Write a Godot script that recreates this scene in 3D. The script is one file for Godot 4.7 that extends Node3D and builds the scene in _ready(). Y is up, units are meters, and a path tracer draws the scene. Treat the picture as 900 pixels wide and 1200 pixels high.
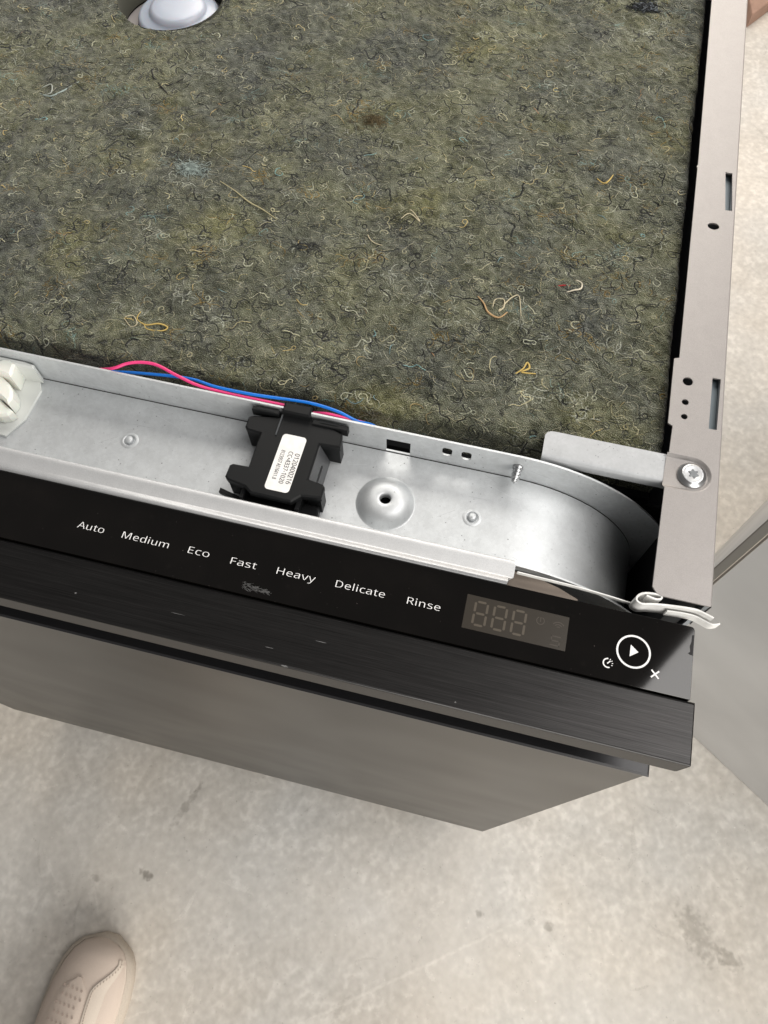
extends Node3D
# Lengths below are millimetres unless stated; y = 0 is the top of the dishwasher's side rail, 820 mm above the floor.

const TOP := 0.82
var rng := RandomNumberGenerator.new()
var M := {}


func _ready() -> void:
	rng.seed = 7
	camera_and_light()
	materials()
	ground()
	dishwasher()
	felt_blanket()
	tall_box()
	pink_board()
	sneaker()


func camera_and_light() -> void:
	var cam := Camera3D.new()
	cam.name = "camera"
	cam.fov = rad_to_deg(2.0 * atan(600.0 / 878.12))
	cam.near = 0.01
	cam.far = 60.0
	cam.position = V(-102.81, 281.54, 119.32)
	cam.rotation_order = EULER_ORDER_YXZ
	cam.rotation_degrees = Vector3(-64.75, 13.8, -0.12)
	add_child(cam)
	cam.current = true
	var env := Environment.new()
	env.background_mode = Environment.BG_COLOR
	env.background_color = lin(0.125, 0.121, 0.118)
	env.tonemap_mode = Environment.TONE_MAPPER_LINEAR
	env.tonemap_exposure = 1.13
	env.sdfgi_enabled = true
	env.ssao_enabled = true
	env.ssil_enabled = true
	var we := WorldEnvironment.new()
	we.name = "world_environment"
	we.environment = env
	add_child(we)
	# the wide opening behind and to the right of the dishwasher, and the skylight above it
	area("skylight", Vector3(1.07, 2.75, -0.35), Vector3(1.07, 0.0, -0.35), Vector2(1.1, 1.9), 3.8, Color(1.0, 0.985, 0.97), Vector3(0.535, 0, -0.845))
	area("rear_window_light", Vector3(-0.3, 2.0, -1.7), Vector3(-0.25, 0.8, -0.35), Vector2(1.5, 1.2), 3.2, Color(1.0, 0.98, 0.95), Vector3.UP)
	area("rear_doorway_light", Vector3(0.9, 1.6, -3.6), Vector3(0.1, 0.3, -0.8), Vector2(2.4, 2.0), 2.4, Color(1.0, 0.92, 0.84), Vector3.UP)
	area("front_doorway_light", Vector3(2.1, 1.6, 2.7), Vector3(0.1, 0.1, 0.2), Vector2(2.8, 2.2), 14.0, Color(1.0, 0.985, 0.96), Vector3.UP)


func area(called: String, at: Vector3, to: Vector3, size: Vector2, energy: float, c: Color, up: Vector3) -> void:
	var l := AreaLight3D.new()
	l.name = called
	l.area_size = size
	l.area_normalize_energy = true
	l.light_energy = energy
	l.light_color = c
	l.area_range = 12.0
	l.shadow_enabled = true
	l.position = at
	l.look_at_from_position(at, to, up)
	add_child(l)


# ---------------------------------------------------------------- helpers

func V(x: float, y: float, z: float) -> Vector3:
	return Vector3(x * 0.001, y * 0.001 + TOP, z * 0.001)


func lin(r: float, g: float, b: float) -> Color:
	return Color(r, g, b).linear_to_srgb()


class MB:
	var v := PackedVector3Array()
	var uv := PackedVector2Array()
	var c := PackedColorArray()
	var g := PackedInt32Array()
	var col := Color.WHITE
	var group := -1

	func p(x: float, y: float, z: float) -> Vector3:
		return Vector3(x * 0.001, y * 0.001 + 0.82, z * 0.001)

	func tri(a: Vector3, b: Vector3, d: Vector3) -> void:
		v.append(a); v.append(b); v.append(d)
		for i in 3:
			c.append(col)
			g.append(group)

	func quad(a: Vector3, b: Vector3, d: Vector3, e: Vector3) -> void:
		tri(a, b, d)
		tri(a, d, e)

	# a, b as in the order seen from outside, clockwise; "out" turns the face if needed
	func face(pts: Array, out: Vector3) -> void:
		var n: Vector3 = (pts[1] - pts[0]).cross(pts[2] - pts[0])
		var q := pts.duplicate()
		if n.dot(out) > 0.0:
			q.reverse()
		for i in range(1, q.size() - 1):
			tri(q[0], q[i], q[i + 1])

	func mesh() -> ArrayMesh:
		var st := SurfaceTool.new()
		st.begin(Mesh.PRIMITIVE_TRIANGLES)
		for i in v.size():
			st.set_smooth_group(g[i])
			st.set_color(c[i])
			st.set_uv(uv[i] if i < uv.size() else Vector2(v[i].x, v[i].z))
			st.add_vertex(v[i])
		st.generate_normals()
		return st.commit()

	# chamfered box between two corners (mm)
	func box(a: Vector3, b: Vector3, ch := 0.4) -> void:
		var lo := Vector3(minf(a.x, b.x), minf(a.y, b.y), minf(a.z, b.z))
		var hi := Vector3(maxf(a.x, b.x), maxf(a.y, b.y), maxf(a.z, b.z))
		var poly := PackedVector2Array([Vector2(lo.x, lo.z), Vector2(hi.x, lo.z), Vector2(hi.x, hi.z), Vector2(lo.x, hi.z)])
		prism(poly, lo.y, hi.y, ch, ch)

	# polygon in x, z raised from y0 to y1 with chamfered top (and bottom) rims
	func prism(poly: PackedVector2Array, y0: float, y1: float, ch := 0.4, chb := 0.0) -> void:
		var pts := poly.duplicate()
		if Geometry2D.is_polygon_clockwise(pts):
			pts.reverse()
		var n := pts.size()
		var ins := inset(pts, ch)
		var insb := inset(pts, chb)
		var t := Geometry2D.triangulate_polygon(pts)
		for i in range(0, t.size(), 3):
			face([p3(ins[t[i]], y1), p3(ins[t[i + 1]], y1), p3(ins[t[i + 2]], y1)], Vector3.UP)
			face([p3(insb[t[i]], y0), p3(insb[t[i + 1]], y0), p3(insb[t[i + 2]], y0)], Vector3.DOWN)
		for i in n:
			var j := (i + 1) % n
			var e: Vector2 = pts[j] - pts[i]
			var out := Vector3(e.y, 0, -e.x)
			if ch > 0.0:
				face([p3(ins[i], y1), p3(ins[j], y1), p3(pts[j], y1 - ch), p3(pts[i], y1 - ch)], out + Vector3.UP * out.length())
			face([p3(pts[i], y1 - ch), p3(pts[j], y1 - ch), p3(pts[j], y0 + chb), p3(pts[i], y0 + chb)], out)
			if chb > 0.0:
				face([p3(pts[i], y0 + chb), p3(pts[j], y0 + chb), p3(insb[j], y0), p3(insb[i], y0)], out - Vector3.UP * out.length())

	func p3(q: Vector2, y: float) -> Vector3:
		return p(q.x, y, q.y)

	func inset(pts: PackedVector2Array, d: float) -> PackedVector2Array:
		var r := PackedVector2Array()
		var n := pts.size()
		for i in n:
			var a: Vector2 = (pts[i] - pts[(i + n - 1) % n]).normalized()
			var b: Vector2 = (pts[(i + 1) % n] - pts[i]).normalized()
			var na := Vector2(-a.y, a.x)
			var nb := Vector2(-b.y, b.x)
			var m := (na + nb)
			m = m / maxf(0.35, m.dot(na))
			r.append(pts[i] + m * d)
		return r

	# flat sheet with holes: outline and holes in (u, w); at(u, w, depth) places a point; front at depth 0, back at depth t
	func plate(outline: PackedVector2Array, holes: Array, at: Callable, t: float, facing: Vector3, step := 0.0) -> void:
		var lo := INF
		var hi := -INF
		for q in outline:
			lo = minf(lo, q.x)
			hi = maxf(hi, q.x)
		var cuts := [lo - 1.0, hi + 1.0]
		for h in holes:
			var m := 0.0
			for q in h:
				m += q.x
			cuts.append(m / h.size())
		if step > 0.0:
			var k := lo + step
			while k < hi - 0.01:
				cuts.append(k)
				k += step
		cuts.sort()
		for k in cuts.size() - 1:
			var strip := PackedVector2Array([Vector2(cuts[k], -9999), Vector2(cuts[k + 1], -9999), Vector2(cuts[k + 1], 9999), Vector2(cuts[k], 9999)])
			if cuts[k + 1] - cuts[k] < 1e-4:
				continue
			var pieces: Array = Geometry2D.intersect_polygons(outline, strip)
			for h in holes:
				var left := []
				for piece in pieces:
					left.append_array(Geometry2D.clip_polygons(piece, h))
				pieces = left
			for piece in pieces:
				var tr := Geometry2D.triangulate_polygon(piece)
				for i in range(0, tr.size(), 3):
					var a: Vector2 = piece[tr[i]]
					var b: Vector2 = piece[tr[i + 1]]
					var d: Vector2 = piece[tr[i + 2]]
					face([at.call(a.x, a.y, 0.0), at.call(b.x, b.y, 0.0), at.call(d.x, d.y, 0.0)], facing)
					face([at.call(a.x, a.y, t), at.call(b.x, b.y, t), at.call(d.x, d.y, t)], -facing)
				for i in piece.size():
					var a: Vector2 = piece[i]
					var b: Vector2 = piece[(i + 1) % piece.size()]
					var seam := false
					for q in cuts:
						if absf(a.x - q) < 1e-3 and absf(b.x - q) < 1e-3:
							seam = true
					if not seam:
						var a0: Vector3 = at.call(a.x, a.y, 0.0)
						var b0: Vector3 = at.call(b.x, b.y, 0.0)
						var s := 1.0 if Geometry2D.is_polygon_clockwise(piece) else -1.0
						var along: Vector3 = b0 - a0
						var pin: Vector3 = at.call(a.x - (b.y - a.y) * s, a.y + (b.x - a.x) * s, 0.0) - a0
						face([a0, b0, at.call(b.x, b.y, t), at.call(a.x, a.y, t)], pin - along * 0.0)

	func tube(pts: PackedVector3Array, r: float, sides := 8, taper := 1.0) -> void:
		var n := pts.size()
		var rings := []
		var up := Vector3.UP
		for i in n:
			var d := (pts[mini(i + 1, n - 1)] - pts[maxi(i - 1, 0)]).normalized()
			var s := d.cross(up)
			if s.length() < 0.01:
				s = d.cross(Vector3.RIGHT)
			s = s.normalized()
			var u := s.cross(d)
			var ring := []
			var f: float = lerpf(1.0, taper, absf(2.0 * i / (n - 1) - 1.0))
			for k in sides:
				var a := TAU * k / sides
				ring.append(pts[i] + (s * cos(a) + u * sin(a)) * r * f)
			rings.append(ring)
		skin(rings)
		cap(rings[0], pts[0])
		cap(rings[-1], pts[-1], true)

	func skin(rings: Array, closed := true) -> void:
		for i in rings.size() - 1:
			var a: Array = rings[i]
			var b: Array = rings[i + 1]
			var m := a.size()
			for k in (m if closed else m - 1):
				var l := (k + 1) % m
				quad(a[k], a[l], b[l], b[k])

	func cap(ring: Array, mid: Vector3, last := false) -> void:
		for k in ring.size():
			var l := (k + 1) % ring.size()
			if last:
				tri(ring[k], ring[l], mid)
			else:
				tri(ring[l], ring[k], mid)

	# rings (radius, y) about a vertical axis at x, z (mm)
	func lathe(x: float, z: float, prof: Array, sides := 32, from := 0.0, to := TAU) -> void:
		var rings := []
		for q in prof:
			var ring := []
			for k in sides:
				var a := from + (to - from) * k / (sides if to - from >= TAU - 0.001 else sides - 1)
				ring.append(p(x + q.x * cos(a), q.y, z + q.x * sin(a)))
			rings.append(ring)
		for i in rings.size() - 1:
			for k in (sides if to - from >= TAU - 0.001 else sides - 1):
				var l := (k + 1) % sides
				quad(rings[i][k], rings[i][l], rings[i + 1][l], rings[i + 1][k])


func obj(called: String, mb: MB, m: Material, parent: Node = self) -> MeshInstance3D:
	return node(called, mb.mesh(), m, parent)


func node(called: String, mesh: Mesh, m: Material, parent: Node = self) -> MeshInstance3D:
	var o := MeshInstance3D.new()
	o.name = numbered(called, parent)
	o.mesh = mesh
	o.material_override = m
	parent.add_child(o, true)
	return o


func numbered(called: String, parent: Node) -> String:
	if not parent.has_node(called):
		return called
	var k := 1
	while parent.has_node("%s_%03d" % [called, k]):
		k += 1
	return "%s_%03d" % [called, k]


func tag(o: Node, label := "", category := "", kind := "", group := "") -> void:
	if label: o.set_meta("label", label)
	if category: o.set_meta("category", category)
	if kind: o.set_meta("kind", kind)
	if group: o.set_meta("group", group)


func thing(called: String, label: String, category: String) -> Node3D:
	var o := Node3D.new()
	o.name = called
	add_child(o, true)
	tag(o, label, category)
	return o


func poly(a: Array) -> PackedVector2Array:
	var r := PackedVector2Array()
	for i in range(0, a.size(), 2):
		r.append(Vector2(a[i], a[i + 1]))
	return r


func disc(x: float, y: float, rx: float, ry := -1.0, n := 24) -> PackedVector2Array:
	var r := PackedVector2Array()
	if ry < 0.0: ry = rx
	for k in n:
		r.append(Vector2(x + rx * cos(TAU * k / n), y + ry * sin(TAU * k / n)))
	return r


func rrect(x0: float, y0: float, x1: float, y1: float, r: float, n := 5) -> PackedVector2Array:
	var o := PackedVector2Array()
	for q in [[x1 - r, y1 - r, 0.0], [x0 + r, y1 - r, 1.0], [x0 + r, y0 + r, 2.0], [x1 - r, y0 + r, 3.0]]:
		for k in n + 1:
			var a: float = (q[2] + float(k) / n) * PI / 2
			o.append(Vector2(q[0] + r * cos(a), q[1] + r * sin(a)))
	return o


func curve(pts: Array, per := 8) -> PackedVector3Array:    # Catmull-Rom through Vector3 in metres
	var r := PackedVector3Array()
	var n := pts.size()
	for i in n - 1:
		var a: Vector3 = pts[maxi(i - 1, 0)]
		var d: Vector3 = pts[mini(i + 2, n - 1)]
		for k in per:
			r.append((pts[i] as Vector3).cubic_interpolate(pts[i + 1], a, d, float(k) / per))
	r.append(pts[-1])
	return r


func noise(freq: float, seed_: int, type := FastNoiseLite.TYPE_SIMPLEX_SMOOTH, oct := 3) -> FastNoiseLite:
	var n := FastNoiseLite.new()
	n.noise_type = type
	n.frequency = freq
	n.seed = seed_
	n.fractal_type = FastNoiseLite.FRACTAL_FBM if oct > 1 else FastNoiseLite.FRACTAL_NONE
	n.fractal_octaves = oct
	return n


func ntex(freq: float, seed_: int, lo: Color, hi: Color, type := FastNoiseLite.TYPE_SIMPLEX_SMOOTH, oct := 4, size := 512) -> NoiseTexture2D:
	var t := NoiseTexture2D.new()
	t.width = size
	t.height = size
	t.seamless = true
	t.noise = noise(freq, seed_, type, oct)
	var r := Gradient.new()
	r.set_color(0, lo)
	r.set_color(1, hi)
	t.color_ramp = r
	return t


func grey(v: float) -> Color:
	return Color(v, v, v)


func mat(c: Color, rough: float, metal := 0.0, spec := 0.5) -> StandardMaterial3D:
	var m := StandardMaterial3D.new()
	m.albedo_color = c
	m.roughness = rough
	m.metallic = metal
	m.metallic_specular = spec
	return m


func tri_map(m: StandardMaterial3D, per_metre: float) -> StandardMaterial3D:
	m.uv1_triplanar = true
	m.uv1_world_triplanar = true
	m.uv1_scale = Vector3.ONE * per_metre
	return m


func bump(m: StandardMaterial3D, t: Texture2D, cm: float) -> StandardMaterial3D:
	m.heightmap_enabled = true
	m.heightmap_texture = t
	m.heightmap_scale = cm
	return m


# ---------------------------------------------------------------- materials

func materials() -> void:
	# galvanised sheet: fine spangle with small dark pits
	var gt := galv_image(1024, 11, 0.10, true, 0.6)
	var galv := mat(lin(0.71, 0.735, 0.75), 0.48, 0.56)
	galv.albedo_texture = gt
	tri_map(galv, 1.0 / 0.16)
	bump(galv, ntex(0.06, 3, grey(0.35), grey(0.65)), 0.004)
	M.galv = galv
	var lip := mat(lin(0.62, 0.63, 0.64), 0.5, 0.55)
	lip.albedo_texture = galv_image(512, 29, 0.10, false, 0.3)
	tri_map(lip, 1.0 / 0.13)
	M.lip = lip
	var brk := mat(lin(0.47, 0.485, 0.50), 0.55, 0.35)
	brk.albedo_texture = gt
	M.bracket = tri_map(brk, 1.0 / 0.13)
	# painted rail: fine metallic grain
	var rail := mat(lin(0.335, 0.316, 0.306), 0.46, 0.45)
	rail.albedo_texture = galv_image(512, 23, 0.2, false, 0.12)
	tri_map(rail, 1.0 / 0.07)
	bump(rail, ntex(0.22, 9, grey(0.2), grey(0.8), FastNoiseLite.TYPE_SIMPLEX_SMOOTH, 2), 0.006)
	M.rail = rail
	M.dark_metal = mat(lin(0.03, 0.035, 0.04), 0.55, 0.3)
	M.side = tri_map(mat(lin(0.30, 0.33, 0.36), 0.5, 0.5), 4.0)
	M.void_black = mat(lin(0.008, 0.009, 0.010), 0.9)
	M.steel = mat(lin(0.50, 0.51, 0.52), 0.34, 1.0)
	M.stainless = mat(lin(0.17, 0.14, 0.115), 0.5, 0.4)
	# glossy control panel: black, with dust and smears that dull it
	var panel := mat(lin(0.0055, 0.0050, 0.0046), 0.09, 0.0, 0.5)
	panel.albedo_texture = dust_image(1024, 5)
	panel.roughness_texture = ntex(0.012, 21, grey(0.75), grey(1.0))
	panel.roughness = 0.05
	tri_map(panel, 1.0 / 0.17)
	panel.albedo_color = lin(0.13, 0.115, 0.105)
	M.panel = panel
	M.black_gloss = mat(lin(0.006, 0.006, 0.006), 0.25)
	var bp := mat(lin(0.007, 0.0075, 0.008), 0.5, 0.0, 0.32)
	tri_map(bp, 30.0)
	bump(bp, ntex(0.2, 31, grey(0.3), grey(0.7), FastNoiseLite.TYPE_SIMPLEX_SMOOTH, 2), 0.002)
	M.black_plastic = bp
	# brushed black handle
	var br := mat(lin(1, 1, 1), 0.31, 0.75)
	br.albedo_texture = brushed_image(1024, 256, 77)
	br.uv1_scale = Vector3(1, 1, 1)
	br.heightmap_enabled = true
	br.heightmap_texture = br.albedo_texture
	br.heightmap_scale = 0.004
	M.brushed = br
	var door := mat(lin(0.055, 0.049, 0.041), 0.38, 0.65)
	tri_map(door, 3.0)
	door.albedo_texture = ntex(0.006, 41, grey(0.90), grey(1.0), FastNoiseLite.TYPE_SIMPLEX_SMOOTH, 2)
	door.roughness_texture = ntex(0.006, 44, grey(0.88), grey(1.0), FastNoiseLite.TYPE_SIMPLEX_SMOOTH, 2)
	M.door = door
	M.ledge = bump(tri_map(mat(lin(0.022, 0.022, 0.024), 0.3, 0.3), 8.0), ntex(0.03, 43, grey(0.4), grey(0.6)), 0.01)
	M.print_white = mat(lin(0.78, 0.78, 0.78), 0.5)
	M.display = mat(lin(0.030, 0.025, 0.019), 0.25)
	M.segment = mat(lin(0.075, 0.062, 0.046), 0.3)
	M.label = tri_map(mat(lin(0.86, 0.85, 0.83), 0.55), 20.0)
	M.label.albedo_texture = ntex(0.02, 51, grey(0.93), grey(1.0))
	M.ink = mat(lin(0.03, 0.03, 0.035), 0.7)
	M.white_plastic = mat(lin(0.78, 0.78, 0.72), 0.38)
	M.white_plastic.subsurf_scatter_enabled = true
	M.white_plastic.subsurf_scatter_strength = 0.1
	M.clip_base = mat(lin(0.60, 0.62, 0.60), 0.35)
	M.gasket = tri_map(mat(lin(0.88, 0.88, 0.86), 0.5), 15.0)
	M.gasket.albedo_texture = ntex(0.02, 53, grey(0.88), grey(1.0))
	M.pink = mat(lin(0.72, 0.045, 0.19), 0.45)
	M.blue = mat(lin(0.005, 0.16, 0.62), 0.38)
	M.fibre = mat(Color.WHITE, 0.85)
	M.fibre.vertex_color_use_as_albedo = true


func galv_image(n: int, sd: int, amount: float, pits := true, broad := 1.0) -> ImageTexture:
	var img := Image.create(n, n, true, Image.FORMAT_RGB8)
	var big := noise(0.012, sd, FastNoiseLite.TYPE_SIMPLEX_SMOOTH, 3).get_seamless_image(n, n)
	var cell := noise(0.11, sd + 1, FastNoiseLite.TYPE_CELLULAR, 1)
	cell.cellular_return_type = FastNoiseLite.RETURN_CELL_VALUE
	var ci := cell.get_seamless_image(n, n)
	var fine := noise(0.45, sd + 2, FastNoiseLite.TYPE_SIMPLEX, 2).get_seamless_image(n, n)
	var a := big.get_data()
	var b := ci.get_data()
	var f := fine.get_data()
	var out := PackedByteArray()
	out.resize(n * n * 3)
	for i in n * n:
		var s := 0.93 + (a[i] / 255.0 - 0.5) * amount * broad + (b[i] / 255.0 - 0.5) * amount * 0.55 * broad + (f[i] / 255.0 - 0.5) * amount * 1.1
		var k := clampi(int(s * 255.0), 0, 255)
		out[i * 3] = k
		out[i * 3 + 1] = k
		out[i * 3 + 2] = k
	img = Image.create_from_data(n, n, false, Image.FORMAT_RGB8, out)
	if pits:
		var r := RandomNumberGenerator.new()
		r.seed = sd
		for k in 520:
			var x := r.randi() % n
			var y := r.randi() % n
			var d := r.randf_range(0.45, 0.85)
			var w := 1 + r.randi() % 3
			img.fill_rect(Rect2i(x, y, w, 1 + r.randi() % 3), Color(d, d, d * 1.01))
		for k in 70:                                                # hairline scratches
			var x := r.randf() * n
			var y := r.randf() * n
			var a2 := r.randfn(0.0, 0.5)
			var d := r.randf_range(0.78, 1.0)
			for j in r.randi_range(15, 110):
				img.set_pixel(posmod(int(x), n), posmod(int(y), n), Color(d, d, d))
				x += cos(a2)
				y += sin(a2)
	return ImageTexture.create_from_image(img)


func dust_image(n: int, sd: int) -> ImageTexture:
	var img := Image.create(n, n, false, Image.FORMAT_RGB8)
	img.fill(Color(0.165, 0.155, 0.15))
	var r := RandomNumberGenerator.new()
	r.seed = sd
	var cloud := noise(0.006, sd, FastNoiseLite.TYPE_SIMPLEX_SMOOTH, 4).get_seamless_image(n, n)
	for y in n:
		for x in n:
			var q := cloud.get_pixel(x, y).r
			var s := 0.15 + 0.05 * q * q
			img.set_pixel(x, y, Color(s, s * 0.96, s * 0.93))
	for k in 420:
		var x := r.randi() % n
		var y := r.randi() % n
		var s := r.randf_range(0.22, 0.5)
		var w := 1 + r.randi() % 2
		if r.randf() < 0.04:
			s = 0.8
		img.fill_rect(Rect2i(x, y, w, w), Color(s, s, s))
	for k in 26:                                             # soft round dust smudges
		var x := r.randi() % n
		var y := r.randi() % n
		var rad := r.randf_range(5.0, 11.0)
		for j in range(-12, 13):
			for i in range(-12, 13):
				var d := sqrt(i * i + j * j) / rad
				if d < 1.0:
					var u := posmod(x + i, n)
					var w := posmod(y + j, n)
					var s := img.get_pixel(u, w).r + 0.05 * (1.0 - d)
					img.set_pixel(u, w, Color(s, s * 0.97, s * 0.94))
	return ImageTexture.create_from_image(img)


func brushed_image(w: int, h: int, sd: int) -> ImageTexture:
	var r := RandomNumberGenerator.new()
	r.seed = sd
	var acc := PackedFloat32Array()
	acc.resize(w * h)
	acc.fill(0.172)
	for k in 5200:
		var y := r.randi() % h
		var x := r.randi() % w
		var l := r.randi_range(25, 220)
		var a := r.randf_range(-0.030, 0.032)
		for i in l:
			var e := sin(PI * i / l)
			acc[y * w + (x + i) % w] += a * e
	var out := PackedByteArray()
	out.resize(w * h * 3)
	for i in w * h:
		var s := clampf(acc[i], 0.06, 0.5)
		out[i * 3] = int(s * 255)
		out[i * 3 + 1] = int(s * 250)
		out[i * 3 + 2] = int(s * 250)
	var img := Image.create_from_data(w, h, false, Image.FORMAT_RGB8, out)
	return ImageTexture.create_from_image(img)


# ---------------------------------------------------------------- floor

func ground() -> void:
	var n := 2048
	var small := 1024
	var a := noise(0.004, 101, FastNoiseLite.TYPE_SIMPLEX_SMOOTH, 5).get_seamless_image(small, small).get_data()
	var b := noise(0.045, 102, FastNoiseLite.TYPE_SIMPLEX_SMOOTH, 4).get_seamless_image(small, small).get_data()
	var d := noise(0.14, 103, FastNoiseLite.TYPE_SIMPLEX_SMOOTH, 3).get_seamless_image(small, small).get_data()
	var e := noise(0.007, 104, FastNoiseLite.TYPE_SIMPLEX_SMOOTH, 3).get_seamless_image(small, small).get_data()
	var out := PackedByteArray()
	out.resize(small * small * 3)
	for i in small * small:
		var s := 0.815 + (a[i] / 255.0 - 0.5) * 0.08 + (b[i] / 255.0 - 0.5) * 0.06 + (d[i] / 255.0 - 0.5) * 0.10
		var pale := smoothstep(0.58, 0.72, b[i] / 255.0 * 0.55 + d[i] / 255.0 * 0.45)
		s += pale * 0.018
		var warm := (e[i] / 255.0 - 0.5) * 0.022
		out[i * 3] = clampi(int((s + 0.010 + warm) * 255), 0, 255)
		out[i * 3 + 1] = clampi(int((s - 0.010) * 255), 0, 255)
		out[i * 3 + 2] = clampi(int((s - 0.042 - warm * 1.2) * 255), 0, 255)
	var img := Image.create_from_data(small, small, false, Image.FORMAT_RGB8, out)
	img.resize(n, n, Image.INTERPOLATE_CUBIC)
	var r := RandomNumberGenerator.new()
	r.seed = 55
	# trowel marks, scuffs and stains: pale and dark streaks with ragged edges
	for k in 900:
		var x := r.randf() * n
		var y := r.randf() * n
		var ang := r.randf() * TAU
		var l := r.randi_range(8, 70)
		var w := r.randf_range(0.8, 4.0)
		var tone := r.randf_range(-0.05, 0.055)
		for i in l:
			x += cos(ang)
			y += sin(ang)
			ang += r.randf_range(-0.12, 0.12)
			var hw := int(w * sin(PI * i / l) + 0.5)
			for j in range(-hw, hw + 1):
				dab(img, n, int(x - sin(ang) * j), int(y + cos(ang) * j), tone * r.randf_range(0.3, 1.0))
	for k in 16000:                                           # grit
		var t := r.randf_range(-0.11, 0.07)
		var x := r.randi() % n
		var y := r.randi() % n
		for i in 1 + r.randi() % 3:
			dab(img, n, x + r.randi() % 3, y + r.randi() % 3, t)
	# image spans 2 m from (-1.1, -0.9); the marks the photograph shows
	for s in [[-406.0, 205.0, 12.0, 7.0, 0.3, -0.20], [-385.0, 110.0, 42.0, 7.0, 1.9, -0.11], [-470.0, 225.0, 8.0, 5.0, 0.3, -0.10], [305.0, 100.0, 45.0, 22.0, 0.9, -0.10], [345.0, 120.0, 24.0, 12.0, 0.4, -0.12], [60.0, 20.0, 22.0, 10.0, 0.1, -0.07], [-70.0, 250.0, 300.0, 3.0, -0.62, 0.04], [40.0, 330.0, 90.0, 5.0, -0.6, -0.06], [120.0, 140.0, 9.0, 7.0, 0.0, -0.12], [30.0, 145.0, 6.0, 5.0, 0.0, -0.14], [-180.0, 330.0, 200.0, 6.0, -0.5, 0.05]]:
		stain(img, n, (s[0] + 1100.0) * n / 2000.0, (s[1] + 900.0) * n / 2000.0, s[2] * n / 2000.0, s[3] * n / 2000.0, s[4], s[5], r)
	var m := mat(Color.WHITE, 0.62)
	m.albedo_texture = ImageTexture.create_from_image(img)
	var h := img.duplicate()
	h.resize(1024, 1024)
	m.heightmap_enabled = true
	m.heightmap_texture = ImageTexture.create_from_image(h)
	m.heightmap_scale = 0.2
	m.roughness_texture = ntex(0.01, 105, grey(0.7), grey(1.0))
	var st := SurfaceTool.new()
	st.begin(Mesh.PRIMITIVE_TRIANGLES)
	st.set_normal(Vector3.UP)
	for q in [Vector2(-6, -6), Vector2(6, -6), Vector2(6, 6), Vector2(-6, -6), Vector2(6, 6), Vector2(-6, 6)]:
		st.set_uv(Vector2((q.x + 1.1) / 2.0, (q.y + 0.9) / 2.0))
		st.add_vertex(Vector3(q.x, 0, q.y))
	var o := node("floor", st.commit(), m)
	tag(o, "worn pale beige concrete floor with stains and trowel marks", "", "structure")


func dab(img: Image, n: int, x: int, y: int, t: float) -> void:
	x = posmod(x, n)
	y = posmod(y, n)
	var c := img.get_pixel(x, y)
	img.set_pixel(x, y, Color(clampf(c.r + t, 0, 1), clampf(c.g + t, 0, 1), clampf(c.b + t, 0, 1)))


func stain(img: Image, n: int, x: float, y: float, rx: float, ry: float, turn: float, tone: float, r: RandomNumberGenerator) -> void:
	var edge := noise(0.09, int(x), FastNoiseLite.TYPE_SIMPLEX_SMOOTH, 3)
	var reach := int(maxf(rx, ry)) + 2
	for j in range(-reach, reach + 1):
		for i in range(-reach, reach + 1):
			var u := (i * cos(turn) + j * sin(turn)) / rx
			var w := (-i * sin(turn) + j * cos(turn)) / ry
			var d := sqrt(u * u + w * w) + edge.get_noise_2d(i, j) * 0.6
			if d < 1.0:
				dab(img, n, int(x) + i, int(y) + j, tone * smoothstep(1.0, 0.3, d))


# ---------------------------------------------------------------- dishwasher

const XL := -598.0
const ARC_X := -84.0
const ARC_Y := -89.0
const R_FLOOR := 70.5
const ZB := -48.7


func bend(x: float, y: float, z: float) -> Vector3:      # the tray straight, then rolled down round its right end
	if x <= ARC_X:
		return V(x, y, z)
	var rad: float = y - ARC_Y
	var a: float = (x - ARC_X) / R_FLOOR
	if a <= PI / 2:
		return V(ARC_X + rad * sin(a), ARC_Y + rad * cos(a), z)
	return V(ARC_X + rad, ARC_Y - (x - ARC_X - R_FLOOR * PI / 2), z)


func dishwasher() -> void:
	var dw := thing("dishwasher", "dishwasher with black top control panel and open galvanised front tray", "dishwasher")
	cabinet(dw)
	rails(dw)
	tray(dw)
	device(dw)
	wires(dw)
	clip(dw)
	bracket(dw)
	door_and_panel(dw)
	gasket(dw)


func cabinet(dw: Node3D) -> void:
	var b := MB.new()
	b.box(Vector3(-580, -800, -545), Vector3(-20, -27, -58), 2)
	obj("tub", b, M.void_black, dw)
	for s in [0, 1]:
		var p := MB.new()
		var x := -1.0 if s == 0 else XL + 1.0
		p.box(Vector3(x - 0.9, -800, -560), Vector3(x + 0.9, -1.4, -0.5), 0.2)
		var o := obj("side_panel", p, M.side, dw)
	var back := MB.new()
	back.box(Vector3(XL + 3, -800, -561), Vector3(-3, -1.4, -559), 0.2)
	obj("back_panel", back, M.side, dw)
	var k := MB.new()
	k.box(Vector3(XL + 3, -800, -24), Vector3(-3, -686, -20), 0.5)
	obj("kick_plate", k, M.dark_metal, dw)
	var inner := MB.new()                                       # dark inner frame below the tray
	inner.box(Vector3(-10, -640, -56), Vector3(-3.2, -3, -2), 0.3)
	inner.box(Vector3(XL + 6, -640, -56.5), Vector3(-10.5, -30, -55), 0.3)
	obj("inner_frame", inner, M.void_black, dw)
	for x in [-570.0, -28.0]:
		for z in [-520.0, -60.0]:
			var f := MB.new()
			f.lathe(x, z, [Vector2(0, -800), Vector2(14, -800), Vector2(14, -812), Vector2(20, -814), Vector2(20, -820), Vector2(0, -820)], 16)
			obj("foot", f, M.black_plastic, dw)


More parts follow.
